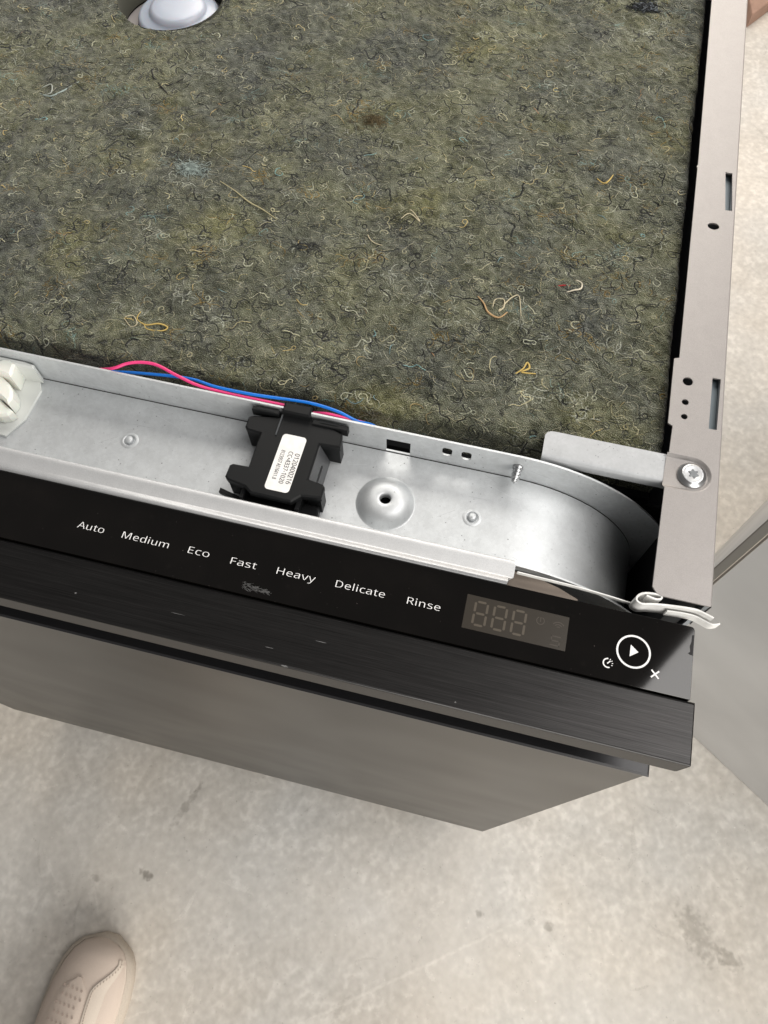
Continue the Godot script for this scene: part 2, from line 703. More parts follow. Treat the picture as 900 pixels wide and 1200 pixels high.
func rails(dw: Node3D) -> void:
	# right rail: flat top flange with holes, slots and the pressed pocket for the screw
	var out := poly([-560, -22.4, -247, -20.6, -246, -21.3, -245, -20.7, -118, -21.0, -117, -23.3, -81.4, -23.3, -80.2, -21.2, -51, -22.2, -3.2, -23.2, -1.0, -21.6, 0.0, -19.4, 0.0, -0.6, -560, -0.6])
	var pocket := PackedVector2Array([Vector2(-66.4, -40)])
	for k in 13:
		var a := PI / 2 - PI * k / 12.0
		pocket.append(Vector2(-57.8 - 8.6 * sin(a), -11.6 + 8.6 * cos(a)))
	pocket.append(Vector2(-49.2, -40))
	var holes := [pocket, disc(-204.5, -10.3, 2.35, 2.9), disc(-105.6, -16.4, 2.3), disc(-94.1, -16.7, 1.55), disc(-86.3, -16.6, 1.45),
		poly([-245, -6.2, -245, -2.6, -217.4, -1.6, -217.2, -5.0]), poly([-110.3, -5.6, -110.3, -1.9, -82.6, -2.3, -82.4, -5.8])]
	var b := MB.new()
	b.plate(out, holes, func(u, w, d): return V(w, -d, u), 0.9, Vector3.UP)
	# pressed pocket: rolled rim, sloping wall, floor
	b.group = 0
	var rings := []
	for q in [[8.6, 0.0], [8.25, -0.12], [7.6, -0.9], [7.15, -1.35], [6.4, -1.5]]:
		var ring := []
		ring.append(V(-22.3, q[1], -57.8 - q[0]))
		for k in 25:
			var a := PI / 2 - PI * k / 24.0
			ring.append(V(-11.6 + q[0] * cos(a), q[1] * (1.0 - 0.35 * maxf(0.0, -sin(a))), -57.8 - q[0] * sin(a)))
		ring.append(V(-22.9, q[1], -57.8 + q[0]))
		rings.append(ring)
	b.skin(rings, false)
	var last: Array = rings[-1]
	var mid := V(-15, -1.5, -57.8)
	for k in last.size() - 1:
		b.face([last[k], last[k + 1], mid], Vector3.UP)
	b.face([last[0], last[-1], mid], Vector3.UP)
	b.group = -1
	# rounded outer corner down to the side
	b.group = 0
	var edge := []
	for z in [-560.0, 0.0]:
		var ring := []
		for k in 6:
			var a := PI / 2 * k / 5.0
			ring.append(V(-0.6 + 0.8 * sin(a), -0.8 + 0.8 * cos(a), z))
		ring.append(V(0.2, -24, z))
		edge.append(ring)
	b.skin(edge, false)
	b.group = -1
	var rail := obj("side_rail", b, M.rail, dw)
	rail.set_meta("label", "pale metal side rail with punched holes and slots")
	for q in [[-247.0, -215.0], [-112.0, -81.0]]:
		var sb := MB.new()
		sb.box(Vector3(-7.5, -4.5, q[0]), Vector3(-2.0, -3.2, q[1]), 0.1)
		obj("slot_backing", sb, mat(lin(0.13, 0.16, 0.18), 0.5, 0.3), rail)
	# the mirrored left rail, plain
	var l := MB.new()
	l.plate(poly([-560, XL + 0.6, -560, XL + 22, 0, XL + 22, 0, XL + 0.6]), [], func(u, w, d): return V(w, -d, u), 0.9, Vector3.UP)
	obj("side_rail", l, M.rail, dw)
	# screw in its pocket
	var s := MB.new()
	s.group = 0
	s.lathe(-11.2, -57.8, [Vector2(0.0, 0.6), Vector2(3.2, 0.75), Vector2(4.2, 0.9), Vector2(4.7, 0.75), Vector2(4.9, 0.2), Vector2(4.95, -0.2), Vector2(6.0, -0.4), Vector2(6.1, -0.8), Vector2(6.0, -1.5)], 36)
	var o := obj("screw", s, M.steel, rail)
	var d := MB.new()                                           # six-lobed recess
	var star := PackedVector2Array()
	for k in 36:
		var a := TAU * k / 36
		var q := 1.85 + 0.5 * cos(6.0 * a)
		star.append(Vector2(-11.0 + q * cos(a + 0.3), -57.8 + q * sin(a + 0.3)))
	d.prism(star, 0.62, 0.93, 0.08)
	obj("screw_recess", d, mat(lin(0.20, 0.21, 0.22), 0.35, 1.0), rail)


func tray(dw: Node3D) -> void:
	# floor of the channel, with an opening under the raised boss
	var b := MB.new()
	b.group = 0
	var floor_y := -18.5
	var at := func(u, w, d): return bend(u, floor_y - d, w)
	b.group = -1
	b.plate(rrect_open(XL + 25, ZB + 0.45, ARC_X, -1.2), [disc(-137.0, -22.4, 13.2, -1, 40), disc(-259.8, -25.8, 2.4), disc(-98.2, -24.6, 2.4)], at, 0.8, Vector3.UP)
	b.group = 5
	var rings := []
	for k in 40:
		var x := ARC_X + k * 4.4
		rings.append([bend(x, floor_y, ZB + 0.45), bend(x, floor_y, -1.2)])
	b.skin(rings, false)
	# back wall, with its punched holes; the part round the bend is swept
	b.group = -1
	var holes := [poly([-143.0, -8.0, -143.0, -18.0, -131.8, -18.0, -131.8, -7.8]), rrect(-117.4, -11.6, -112.9, -5.2, 1.5), rrect(-108.7, -11.6, -104.2, -5.2, 1.5)]
	b.plate(rrect_open(XL + 25, floor_y, ARC_X, 0.0), holes, func(u, w, d): return V(u, w, ZB - d), 0.9, Vector3.BACK)
	b.group = 6
	for zz in [[ZB, ZB - 0.9, 0.0], [-1.2, -0.4, -3.0]]:
		var wall := []
		var top := []
		var behind := []
		for k in 40:
			var x := ARC_X + k * 4.4
			wall.append([bend(x, floor_y, zz[0]), bend(x, zz[2], zz[0])])
			top.append([bend(x, zz[2], zz[0]), bend(x, zz[2], zz[1])])
			behind.append([bend(x, floor_y, zz[1]), bend(x, zz[2], zz[1])])
		b.skin(wall, false)
		b.group = 1
		b.skin(top, false)
		b.group = 2
		b.skin(behind, false)
		b.group = 7
	b.group = -1
	b.plate(rrect_open(XL + 25, floor_y, ARC_X, -3.0), [], func(u, w, d): return V(u, w, -1.2 + d), 0.8, Vector3.FORWARD)
	var t := obj("front_tray", b, M.galv, dw)
	t.set_meta("label", "galvanised metal channel rolled down at its right end")
	# front lip: thin folded flange over the front wall, rounded right end
	var lip := MB.new()
	lip.group = 0
	var prof := [Vector2(-2.3, -5.5), Vector2(-2.3, -3.2), Vector2(-2.0, -2.7), Vector2(-1.4, -2.45), Vector2(0.2, -2.4), Vector2(0.7, -2.55), Vector2(5.0, -2.62), Vector2(6.6, -2.7), Vector2(7.3, -2.95), Vector2(7.6, -3.6), Vector2(7.6, -7.0)]
	var lr := []
	for x in [XL + 25, -300.0, -79.0]:
		var ring := []
		for q in prof:
			ring.append(V(x, q.y, q.x))
		lr.append(ring)
	var ring2 := []
	for q in prof:                                               # rounded corners at the end
		var cut := 0.0
		if q.x > 5.5: cut = 2.0
		elif q.x < -1.0: cut = 0.6
		ring2.append(V(-77.2 - cut, q.y, q.x))
	lr.append(ring2)
	lip.skin(lr, false)
	for i in range(1, ring2.size() - 2):
		lip.group = -1
		lip.face([ring2[i], ring2[i + 1], (ring2[i + 1] as Vector3) - Vector3(0, 0.0012, 0), (ring2[i] as Vector3) - Vector3(0, 0.0012, 0)], Vector3.RIGHT)
	obj("front_lip", lip, M.lip, t)
	# raised boss with a hole in its top
	var boss := MB.new()
	boss.group = 0
	boss.lathe(-137.0, -22.4, [Vector2(13.3, floor_y), Vector2(12.9, floor_y + 0.1), Vector2(12.3, floor_y + 0.8), Vector2(10.6, floor_y + 2.7), Vector2(8.4, floor_y + 4.3), Vector2(6.2, floor_y + 4.95), Vector2(4.2, floor_y + 5.0), Vector2(2.9, floor_y + 5.0), Vector2(2.55, floor_y + 4.8), Vector2(2.5, floor_y + 3.2), Vector2(2.5, floor_y + 1.0)], 64)
	var bo := obj("raised_boss", boss, M.galv, t)
	bo.set_meta("label", "round raised boss with a hole in its top")
	var hole := MB.new()
	hole.lathe(-137.0, -22.4, [Vector2(13.2, floor_y - 3), Vector2(0.0, floor_y - 3.2)], 24)
	obj("hole_backing", hole, M.void_black, t)
	# round studs, each in a pressed ring
	for q in [Vector2(-259.8, -25.8), Vector2(-98.2, -24.6)]:
		var s := MB.new()
		s.group = 0
		s.lathe(q.x, q.y, [Vector2(0.0, floor_y + 1.7), Vector2(1.3, floor_y + 1.65), Vector2(1.75, floor_y + 1.4), Vector2(1.85, floor_y + 0.4), Vector2(1.9, floor_y - 0.6), Vector2(2.45, floor_y - 0.6), Vector2(2.6, floor_y + 0.3), Vector2(3.1, floor_y + 0.42), Vector2(4.2, floor_y + 0.04)], 28)
		obj("stud", s, M.galv, t)
	# pointed screw through the back wall
	var sc := MB.new()
	sc.group = 0
	var rr := []
	for k in 33:
		var f := k / 32.0
		var ring := []
		var rad := (1.65 + 0.45 * sin(f * TAU * 4.5)) * (1.0 if f < 0.8 else lerpf(1.0, 0.45, (f - 0.8) / 0.2))
		if f < 0.12: rad = 2.3
		for j in 14:
			var a := TAU * j / 14
			ring.append(V(-83.2 + rad * cos(a) - f * 0.6, -8.2 + rad * sin(a) - f * 0.4, ZB + 0.2 + f * 7.4))
		rr.append(ring)
	sc.skin(rr)
	sc.cap(rr[-1], V(-83.8, -8.6, ZB + 8.4), true)
	obj("screw_tip", sc, M.steel, t)


func rrect_open(x0: float, y0: float, x1: float, y1: float) -> PackedVector2Array:
	return PackedVector2Array([Vector2(x0, y0), Vector2(x1, y0), Vector2(x1, y1), Vector2(x0, y1)])


func device(dw: Node3D) -> void:
	# black plastic holder clipped across the channel
	var b := MB.new()
	b.prism(poly([-190.0, -48.2, -177.2, -48.2, -176.0, -47.6, -172, -46.8, -161.6, -43.6, -160.8, -36.6, -169.9, -36.0, -169.9, -18.4, -163.2, -17.4, -162.2, -16.4, -162.1, -11.0, -170.8, -9.9, -174.2, -6.2, -192.3, -6.4, -195.4, -8.7, -203.6, -10.1, -205.2, -11.4, -205.0, -17.2, -203.8, -18.1, -196.8, -18.4, -197.0, -35.3, -203.2, -35.9, -204.6, -37.2, -204.6, -42.6, -202.6, -43.6, -190.4, -45.6]), -6.0, -2.6, 0.7)
	b.prism(poly([-196.2, -44, -170.6, -44, -170.6, -9, -196.2, -9]), -18.4, -6.0, 0.0)
	for q in [[-204.4, -11.4, -197.0, -17.4], [-169.0, -11.4, -162.8, -17.0], [-204.0, -42.8, -197.0, -36.6], [-169.8, -42.0, -161.4, -37.2]]:
		b.prism(poly([q[0], q[1], q[2], q[1], q[2], q[3], q[0], q[3]]), -18.4, -5.5, 0.2)
	b.prism(poly([-190.0, -51.9, -177.2, -51.9, -177.2, -46.5, -190.0, -46.5]), -2.8, 1.0, 0.8)
	b.prism(poly([-189.8, -52.0, -177.4, -52.0, -177.4, -50.2, -189.8, -50.2]), -22, -1.0, 0.3)
	# clip arms along the back wall and spring feet at the front
	b.prism(poly([-203.9, -47.6, -191.4, -47.6, -191.4, -45.4, -203.9, -45.4]), -5.4, -0.8, 0.3)
	b.prism(poly([-176.0, -47.4, -159.6, -47.4, -159.6, -44.8, -176.0, -44.8]), -6.2, -1.6, 0.3)
	b.prism(poly([-209.0, -8.0, -192.0, -4.6, -192.0, -6.4, -209.0, -10.2]), -15.2, -12.8, 0.3)
	b.prism(poly([-200.5, -12.5, -164.0, -11.5, -163.0, -3.4, -198.0, -4.2]), -18.4, -12.5, 0.6)
	b.prism(poly([-172.8, -10.4, -170.8, -10.4, -170.8, -4.6, -172.8, -4.6]), -13, -6.2, 0.3)
	b.prism(poly([-197.3, -10.4, -195.6, -10.4, -195.6, -4.6, -197.3, -4.6]), -13, -6.2, 0.3)
	var d := obj("component_holder", b, M.black_plastic, dw)
	d.set_meta("label", "black plastic holder with a white printed label")
	var r := MB.new()
	r.box(Vector3(-190.3, -2.7, -48.5), Vector3(-189.7, -1.9, -36.0), 0.15)
	obj("ridge", r, mat(lin(0.06, 0.065, 0.07), 0.35), d)
	var side := MB.new()                                         # grey skirt with a slot beside the label
	side.plate(poly([-35.8, -16.5, -18.6, -16.5, -18.6, -3.4, -35.8, -3.4]), [rrect(-30, -11.5, -20.5, -9.6, 0.9)], func(u, w, dd): return V(-169.6 + (-3.4 - w) * 0.28 - dd, w, u), 0.7, Vector3.RIGHT)
	obj("side_skirt", side, mat(lin(0.05, 0.052, 0.055), 0.4), d)
	for q in [-197.6, -168.4]:                                     # slots in the clip arms
		var s := MB.new()
		s.box(Vector3(q - 4.2, -1.4, -46.9), Vector3(q + 4.0, -0.62 if q < -180 else -1.42, -46.1), 0.1)
		obj("clip_slot", s, M.void_black, d)
	# white label with rows of small print that reads from the back edge to the front
	var l := MB.new()
	var q := PackedVector2Array()
	for c in rrect(-5.45, -14.0, 5.45, 14.0, 1.7):
		q.append(Vector2(-181.6 + c.x - c.y * 0.012, -23.6 + c.y))
	l.prism(q, -2.62, -2.44, 0.03)
	var lab := obj("paper_label", l, M.label, d)
	var rows := [["0120400216", -178.9, 2.1, -29.0, 15.2], ["CC•4337-1020", -181.9, 2.0, -29.4, 16.0], ["81239S7 AE16411.8", -185.2, 1.7, -29.4, 14.6]]
	for row in rows:
		flat_text(d, "label_print", row[0], V(row[1], -2.40, row[3]), row[2], row[4], M.ink, -90.0, 500)


# text lying flat: turn is about the vertical; the start of the baseline is at "at", width in mm
func flat_text(parent: Node, called: String, what: String, at: Vector3, cap: float, width: float, m: Material, turn := 0.0, bold := 400) -> MeshInstance3D:
	var f := SystemFont.new()
	f.font_names = PackedStringArray(["Droid Sans"])
	f.font_weight = 400
	var thin := FontVariation.new()
	thin.base_font = f
	thin.variation_embolden = -0.45 if bold == 400 else 0.25
	var t := TextMesh.new()
	t.font = thin
	t.font_size = 64
	t.pixel_size = 0.01
	t.depth = 0.02
	t.curve_step = 1.0
	t.text = what
	t.horizontal_alignment = HORIZONTAL_ALIGNMENT_LEFT
	t.vertical_alignment = VERTICAL_ALIGNMENT_CENTER
	var bb := t.get_aabb()
	var o := node(called, t, m, parent)
	var base := -0.5 * 64 * 0.01 * 0.0
	# height of the capitals of this face is 0.714 of its size
	var sy := cap * 0.001 / (0.714 * 0.64)
	var sx := width * 0.001 / bb.size.x
	o.transform = Transform3D(Basis(Vector3.UP, deg_to_rad(turn)) * Basis(Vector3.RIGHT, -PI / 2) * Basis.from_scale(Vector3(sx, sy, 0.001)), Vector3.ZERO)
	var low := 0.0
	for ch in what:
		if ch in "ypgqj,":
			low = 0.24 * 0.64 * 0.9
	o.position = at - o.transform.basis * Vector3(bb.position.x, bb.position.y + low, 0)
	return o


func wires(dw: Node3D) -> void:
	var pink := [[-310, -16, -53], [-285, -6, -51.5], [-272.2, 0.2, -50.6], [-265.6, 1.6, -54.0], [-258.9, 1.8, -56.1], [-252.0, 1.6, -56.3], [-242.6, 0.8, -53.8], [-231.3, -0.3, -51.4], [-218.7, -0.8, -50.8], [-202.5, -0.6, -50.6], [-190, -1.2, -50.9], [-184, -3.6, -51.0], [-178, -3.0, -51.0], [-170.2, -0.6, -50.8], [-160.2, -1.6, -50.9], [-152, -7, -53.5], [-146, -20, -57]]
	var blue := [[-300, -16, -53.5], [-280, -8, -53], [-267.7, -2.6, -51.6], [-258.3, -1.8, -52.6], [-244.6, -1.6, -54.2], [-234.3, -1.2, -54.4], [-223.1, -0.4, -52.6], [-207.0, 0.2, -52.2], [-191.7, 0.2, -53.2], [-178.2, 0.4, -53.8], [-165.9, 0.2, -52.5], [-157.2, -2.2, -51.2], [-150, -8, -54], [-145, -22, -57]]
	for q in [["pink_wire", pink, M.pink], ["blue_wire", blue, M.blue]]:
		var pts := []
		for p in q[1]:
			pts.append(V(p[0], p[1], p[2]))
		var b := MB.new()
		b.group = 0
		b.tube(curve(pts, 8), 0.00072, 12)
		obj(q[0], b, q[2], dw)


func clip(dw: Node3D) -> void:
	var b := MB.new()
	b.prism(poly([-352, -46.8, -318, -46.8, -313.2, -45.6, -310.6, -41.2, -311.1, -24.3, -316.1, -14.0, -331.4, -14.6, -352, -15]), -18.4, -17.2, 0.3)
	b.prism(poly([-352, -48.4, -317.6, -48.4, -312.4, -47.6, -311.4, -45.4, -352, -45.6]), -17.4, -5.5, 0.8)
	var c := obj("white_clip", b, M.clip_base, dw)
	c.set_meta("label", "off-white plastic clip at the left of the tray")
	for q in [[poly([-344, -44.1, -329.6, -44.9, -327.1, -47.2, -324.0, -47.6, -320.8, -45.8, -319.7, -38.6, -325.2, -39.4, -344, -41]), -17.0, -5.0], [poly([-344, -41, -328.2, -40.8, -320.5, -36.4, -317.8, -33.6, -315.9, -29.8, -316.6, -26.2, -322.2, -29.2, -344, -33]), -17.0, -8.0], [poly([-344, -30, -323.6, -29.2, -314.4, -24.3, -315.9, -21.8, -319.0, -20.2, -344, -22]), -17.0, -11.0]]:
		var h := MB.new()
		h.prism(q[0], q[1], q[2], 1.1)
		obj("hook", h, M.white_plastic, c)


func bracket(dw: Node3D) -> void:
	var b := MB.new()
	b.group = 0
	# profile across z: flat top, rolled front edge, short turned-down flange
	var prof := [Vector2(-66.4, -2.0), Vector2(-54.4, -1.6), Vector2(-53.0, -1.7), Vector2(-52.2, -2.2), Vector2(-51.8, -3.2), Vector2(-51.8, -6.0)]
	var rings := []
	for x in [[-74.7, 2.5], [-73.9, 1.0], [-72.4, 0.2], [-70.5, 0.0], [-40.0, 0.0], [-12.0, 0.0]]:
		var ring := []
		for i in prof.size():
			var z: float = prof[i].x
			if i == 0: z += x[1]
			ring.append(V(x[0], prof[i].y, z))
		rings.append(ring)
	b.skin(rings, false)
	var r2 := []
	for ring in rings:
		var r := []
		for q in ring: r.append(q - Vector3(0, 0.0009, 0.0003))
		r.reverse()
		r2.append(r)
	b.skin(r2, false)
	b.group = -1
	for i in rings.size() - 1:
		b.face([rings[i][0], rings[i + 1][0], rings[i + 1][0] - Vector3(0, 0.0009, 0), rings[i][0] - Vector3(0, 0.0009, 0)], Vector3.FORWARD)
	for i in prof.size() - 1:
		b.face([rings[0][i], rings[0][i + 1], rings[0][i + 1] - Vector3(0, 0.0009, 0), rings[0][i] - Vector3(0, 0.0009, 0)], Vector3.LEFT)
	obj("corner_bracket", b, M.bracket, dw)


func door_and_panel(dw: Node3D) -> void:
	var y := -5.2
	# body of the control panel with its glossy face
	var b := MB.new()
	b.prism(round_end(XL + 3, 7.9, -3.9, 36.9, 1.6), -60, y, 0.12)
	var p := obj("control_panel", b, M.panel, dw)
	p.set_meta("label", "glossy black control panel with white program names")
	for q in [["Auto", -258.5, -246.8, 25.3], ["Medium", -238.6, -218.1, 25.3], ["Eco", -209.5, -200.4, 25.2], ["Fast", -190.9, -179.9, 25.6], ["Heavy", -171.2, -155.0, 25.4], ["Delicate", -146.4, -126.0, 25.1], ["Rinse", -116.7, -103.2, 25.2]]:
		flat_text(p, "lettering", q[0], V(q[1], y + 0.02, q[3]), 2.95, q[2] - q[1], M.print_white)
	display(p, y)
	buttons(p, y)
	scuffs(p, y)
	# brushed bar along the front
	var h := MB.new()
	var yb := -6.77
	h.group = 0
	var prof := [Vector2(37.15, -9.0), Vector2(37.15, -7.3), Vector2(37.6, -6.85), Vector2(38.2, yb), Vector2(60.2, yb), Vector2(60.8, -6.9), Vector2(61.0, -7.5), Vector2(61.0, -22.4), Vector2(60.6, -22.9), Vector2(60.0, -23.0), Vector2(34.0, -23.0)]
	var rings := []
	var vs := [0.0, 0.02, 0.03, 0.04, 0.9, 0.92, 0.94, 1.5, 1.52, 1.54, 2.3]
	var groups := [0, 0, 0, 1, 2, 2, 2, 3, 3, 4]
	var xs := [XL, -1.9, -1.45]
	var front := MB.new()
	for i in prof.size() - 1:
		h.group = -1 if i in [3, 6] else 0
		for k in 2:
			var ins0 := 0.0
			var x0: float = xs[k]
			var x1: float = xs[k + 1]
			var sh := 0.25 if k == 1 and i < 8 else 0.0
			var a := V(x0, prof[i].y, prof[i].x)
			var c := V(x0, prof[i + 1].y, prof[i + 1].x)
			var d := V(x1, prof[i + 1].y - sh, prof[i + 1].x - (sh if i >= 5 else 0.0))
			var e := V(x1, prof[i].y - sh, prof[i].x - (sh if i >= 5 else 0.0))
			if i >= 6:
				front.quad(a, e, d, c)
				continue
			h.quad(a, e, d, c)
			var u0 := x0 / 170.0
			var u1 := x1 / 170.0
			for uvq in [Vector2(u0, vs[i]), Vector2(u1, vs[i]), Vector2(u1, vs[i + 1]), Vector2(u0, vs[i]), Vector2(u1, vs[i + 1]), Vector2(u0, vs[i + 1])]:
				h.uv.append(uvq)
	h.group = -1
	var endp := PackedVector2Array()
	var n0 := h.v.size()
	for q in prof: endp.append(q)
	var tr := Geometry2D.triangulate_polygon(endp)
	for i in range(0, tr.size(), 3):
		h.face([V(-1.45, endp[tr[i]].y - 0.25, endp[tr[i]].x - 0.12), V(-1.45, endp[tr[i + 1]].y - 0.25, endp[tr[i + 1]].x - 0.12), V(-1.45, endp[tr[i + 2]].y - 0.25, endp[tr[i + 2]].x - 0.12)], Vector3.RIGHT)
	for i in h.v.size() - n0:
		h.uv.append(Vector2(0.3, 0.5))
	var bar := obj("handle_bar", h, M.brushed, dw)
	bar.set_meta("label", "brushed black metal bar along the front edge")
	obj("bar_front", front, mat(lin(0.034, 0.031, 0.028), 0.55, 0.2), bar)
	for q in [[-157.0, 60.6, 1.6, 0.5], [-165.0, 55.0, 2.0, 0.12], [-205.0, 50.5, 3.4, 0.10], [-248, 52, 0.5, 0.4], [-90.0, 58.5, 0.4, 0.35], [-146.0, 48.0, 2.6, 0.14]]:
		var s := MB.new()
		s.prism(ragged(q[0], q[1], q[2], q[3]), yb - 0.1, yb + 0.03, 0.0)
		obj("scratch", s, mat(lin(0.11, 0.11, 0.11), 0.5), bar)
	# recess, ledge and the door below
	var rec := MB.new()
	rec.box(Vector3(XL + 4, -66, 8.5), Vector3(-4.4, -20, 33.6), 0.2)
	obj("grip_recess", rec, M.black_gloss, dw)
	var d := MB.new()
	d.box(Vector3(XL, -678.5, 20), Vector3(0.6, -67.4, 57.0), 0.9)
	obj("door_panel", d, M.door, dw)
	var l := MB.new()
	l.box(Vector3(XL, -67.6, 33), Vector3(1.4, -64.5, 57.8), 1.0)
	var led := obj("door_ledge", l, M.ledge, dw)
	led.set_meta("label", "dark top ledge of the door below the bar")
	# stainless strip of the inner door between tray and panel
	var br := MB.new()
	br.prism(poly([XL + 25, 0.4, -70, 0.4, -58, 3.4, -50, 6.4, -50, 7.6, XL + 25, 7.6]), -9.0, -7.2, 0.2)
	obj("inner_door_strip", br, M.stainless, dw)


func ragged(x: float, z: float, rx: float, rz: float) -> PackedVector2Array:
	var r := PackedVector2Array()
	for k in 14:
		var a := TAU * k / 14
		var f := rng.randf_range(0.55, 1.1)
		r.append(Vector2(x + rx * cos(a) * f, z + rz * sin(a) * f))
	return r


func round_end(x0: float, z0: float, x1: float, z1: float, r: float) -> PackedVector2Array:
	var o := PackedVector2Array([Vector2(x0, z0)])
	for k in 7:
		var a := -PI / 2 + PI / 2 * k / 6.0
		o.append(Vector2(x1 - r + r * cos(a), z0 + r + r * sin(a)))
	o.append(Vector2(x1, z1))
	o.append(Vector2(x0, z1))
	return o


func display(p: Node, y: float) -> void:
	var w := MB.new()
	w.prism(poly([-93.7, 15.4, -52.6, 15.6, -52.5, 29.6, -93.5, 29.6]), y - 0.1, y + 0.012, 0.0)
	var d := obj("display_window", w, M.display, p)
	d.set_meta("label", "dim brown display window with unlit digits")
	for k in 3:
		var b := MB.new()
		var x := -90.2 + k * 7.7
		var segs := [[0.9, 0.0, 4.7, 0.9], [0.9, 4.85, 4.7, 5.75], [0.9, 9.7, 4.7, 10.6], [0.0, 0.7, 0.9, 4.9], [4.7, 0.7, 5.6, 4.9], [0.0, 5.6, 0.9, 9.9], [4.7, 5.6, 5.6, 9.9]]
		for s in segs:
			var sl := 0.35
			var hx: bool = s[2] - s[0] > 1.0
			var q := PackedVector2Array()
			if hx:
				q = poly([s[0] + 0.15, s[1] + 0.45, s[0] + sl + 0.2, s[1], s[2] - sl - 0.2, s[1], s[2] - 0.15, s[1] + 0.45, s[2] - sl - 0.2, s[3], s[0] + sl + 0.2, s[3]])
			else:
				q = poly([s[0], s[1] + sl, s[0] + 0.45, s[1] + 0.1, s[2], s[1] + sl, s[2], s[3] - sl, s[0] + 0.45, s[3] - 0.1, s[0], s[3] - sl])
			for i in q.size():
				q[i] = Vector2(x + q[i].x * 1.03, 17.2 + q[i].y)
			b.prism(q, y, y + 0.03, 0.0)
		obj("digit", b, M.segment, p)
	# faint symbols beside the digits: clock, waves, hooked mark
	var ic := MB.new()
	arc_bar(ic, -63.6, 19.6, 1.5, 0.35, -1.2, 4.2, y)
	stroke(ic, [Vector2(-63.6, 18.2), Vector2(-63.6, 20.0)], 0.35, y)
	for k in 3:
		arc_bar(ic, -56.4, 21.2, 0.7 + k * 0.95, 0.35, -PI * 0.8, -PI * 0.2, y)
	stroke(ic, [Vector2(-55.0, 24.6), Vector2(-58.4, 24.6), Vector2(-58.4, 26.4), Vector2(-55.2, 26.4), Vector2(-55.2, 28.2), Vector2(-58.6, 28.2)], 0.4, y)
	obj("display_symbols", ic, mat(lin(0.048, 0.039, 0.030), 0.3), p)


func arc_bar(b: MB, x: float, z: float, r: float, w: float, a0: float, a1: float, y: float, lift := 0.03) -> void:
	var n := maxi(6, int((a1 - a0) / 0.16))
	for k in n:
		var t0 := a0 + (a1 - a0) * k / n
		var t1 := a0 + (a1 - a0) * (k + 1) / n
		var q := [Vector2(cos(t0), sin(t0)), Vector2(cos(t1), sin(t1))]
		b.face([V(x + q[0].x * (r - w / 2), y + lift, z + q[0].y * (r - w / 2)), V(x + q[1].x * (r - w / 2), y + lift, z + q[1].y * (r - w / 2)), V(x + q[1].x * (r + w / 2), y + lift, z + q[1].y * (r + w / 2)), V(x + q[0].x * (r + w / 2), y + lift, z + q[0].y * (r + w / 2))], Vector3.UP)


func stroke(b: MB, pts: Array, w: float, y: float, lift := 0.03) -> void:
	for i in pts.size() - 1:
		var a: Vector2 = pts[i]
		var c: Vector2 = pts[i + 1]
		var d := (c - a).normalized()
		var s := Vector2(-d.y, d.x) * w / 2
		var e := d * w * 0.4
		b.face([V(a.x - s.x - e.x, y + lift, a.y - s.y - e.y), V(a.x + s.x - e.x, y + lift, a.y + s.y - e.y), V(c.x + s.x + e.x, y + lift, c.y + s.y + e.y), V(c.x - s.x + e.x, y + lift, c.y - s.y + e.y)], Vector3.UP)


func buttons(p: Node, y: float) -> void:
	var c := MB.new()
	arc_bar(c, -26.6, 23.4, 6.3, 0.75, 0.0, TAU, y)
	obj("start_ring", c, M.print_white, p)
	var t := MB.new()
	t.face([V(-27.9, y + 0.03, 20.8), V(-24.7, y + 0.03, 23.2), V(-27.9, y + 0.03, 25.6)], Vector3.UP)
	obj("start_arrow", t, M.print_white, p)
	var k := MB.new()
	arc_bar(k, -35.8, 30.2, 1.75, 0.5, 0.35 * PI, 1.5 * PI, y)
	for i in 4:
		arc_bar(k, -35.8, 30.2, 1.75, 0.5, 1.62 * PI + i * 0.16 * PI, 1.67 * PI + i * 0.16 * PI, y)
	stroke(k, [Vector2(-35.9, 30.3), Vector2(-35.0, 29.3)], 0.45, y)
	obj("timer_symbol", k, M.print_white, p)
	var x := MB.new()
	stroke(x, [Vector2(-19.0, 29.0), Vector2(-16.4, 31.6)], 0.6, y, 0.03)
	stroke(x, [Vector2(-16.4, 29.0), Vector2(-19.0, 31.6)], 0.6, y, 0.034)
	obj("cancel_symbol", x, M.print_white, p)


func scuffs(p: Node, y: float) -> void:
	# dried smear below the word Fast, chip at the right edge
	var b := MB.new()
	for k in 90:
		var f := rng.randf()
		var q := Vector2(-183.5 + f * 11.5, 33.2 + rng.randf_range(-1.5, 1.5) * (1.0 - f * 0.75) + f * 0.6)
		var l := rng.randf_range(0.5, 2.4)
		var a := rng.randf_range(-0.5, 0.6)
		stroke(b, [q, q + Vector2(cos(a), sin(a)) * l], rng.randf_range(0.05, 0.2), y, 0.02 + k * 0.0004)
	var o := obj("dried_smear", b, mat(lin(0.06, 0.06, 0.06), 0.7), p)
	var c := MB.new()
	c.prism(poly([-4.9, 11.4, -4.1, 11.2, -4.15, 19.6, -5.4, 19.4, -6.0, 19.0, -5.2, 18.2, -5.5, 16.0, -5.0, 14.2]), y - 0.1, y + 0.04, 0.0)
	obj("edge_chip", c, mat(lin(0.012, 0.012, 0.013), 0.8), p)


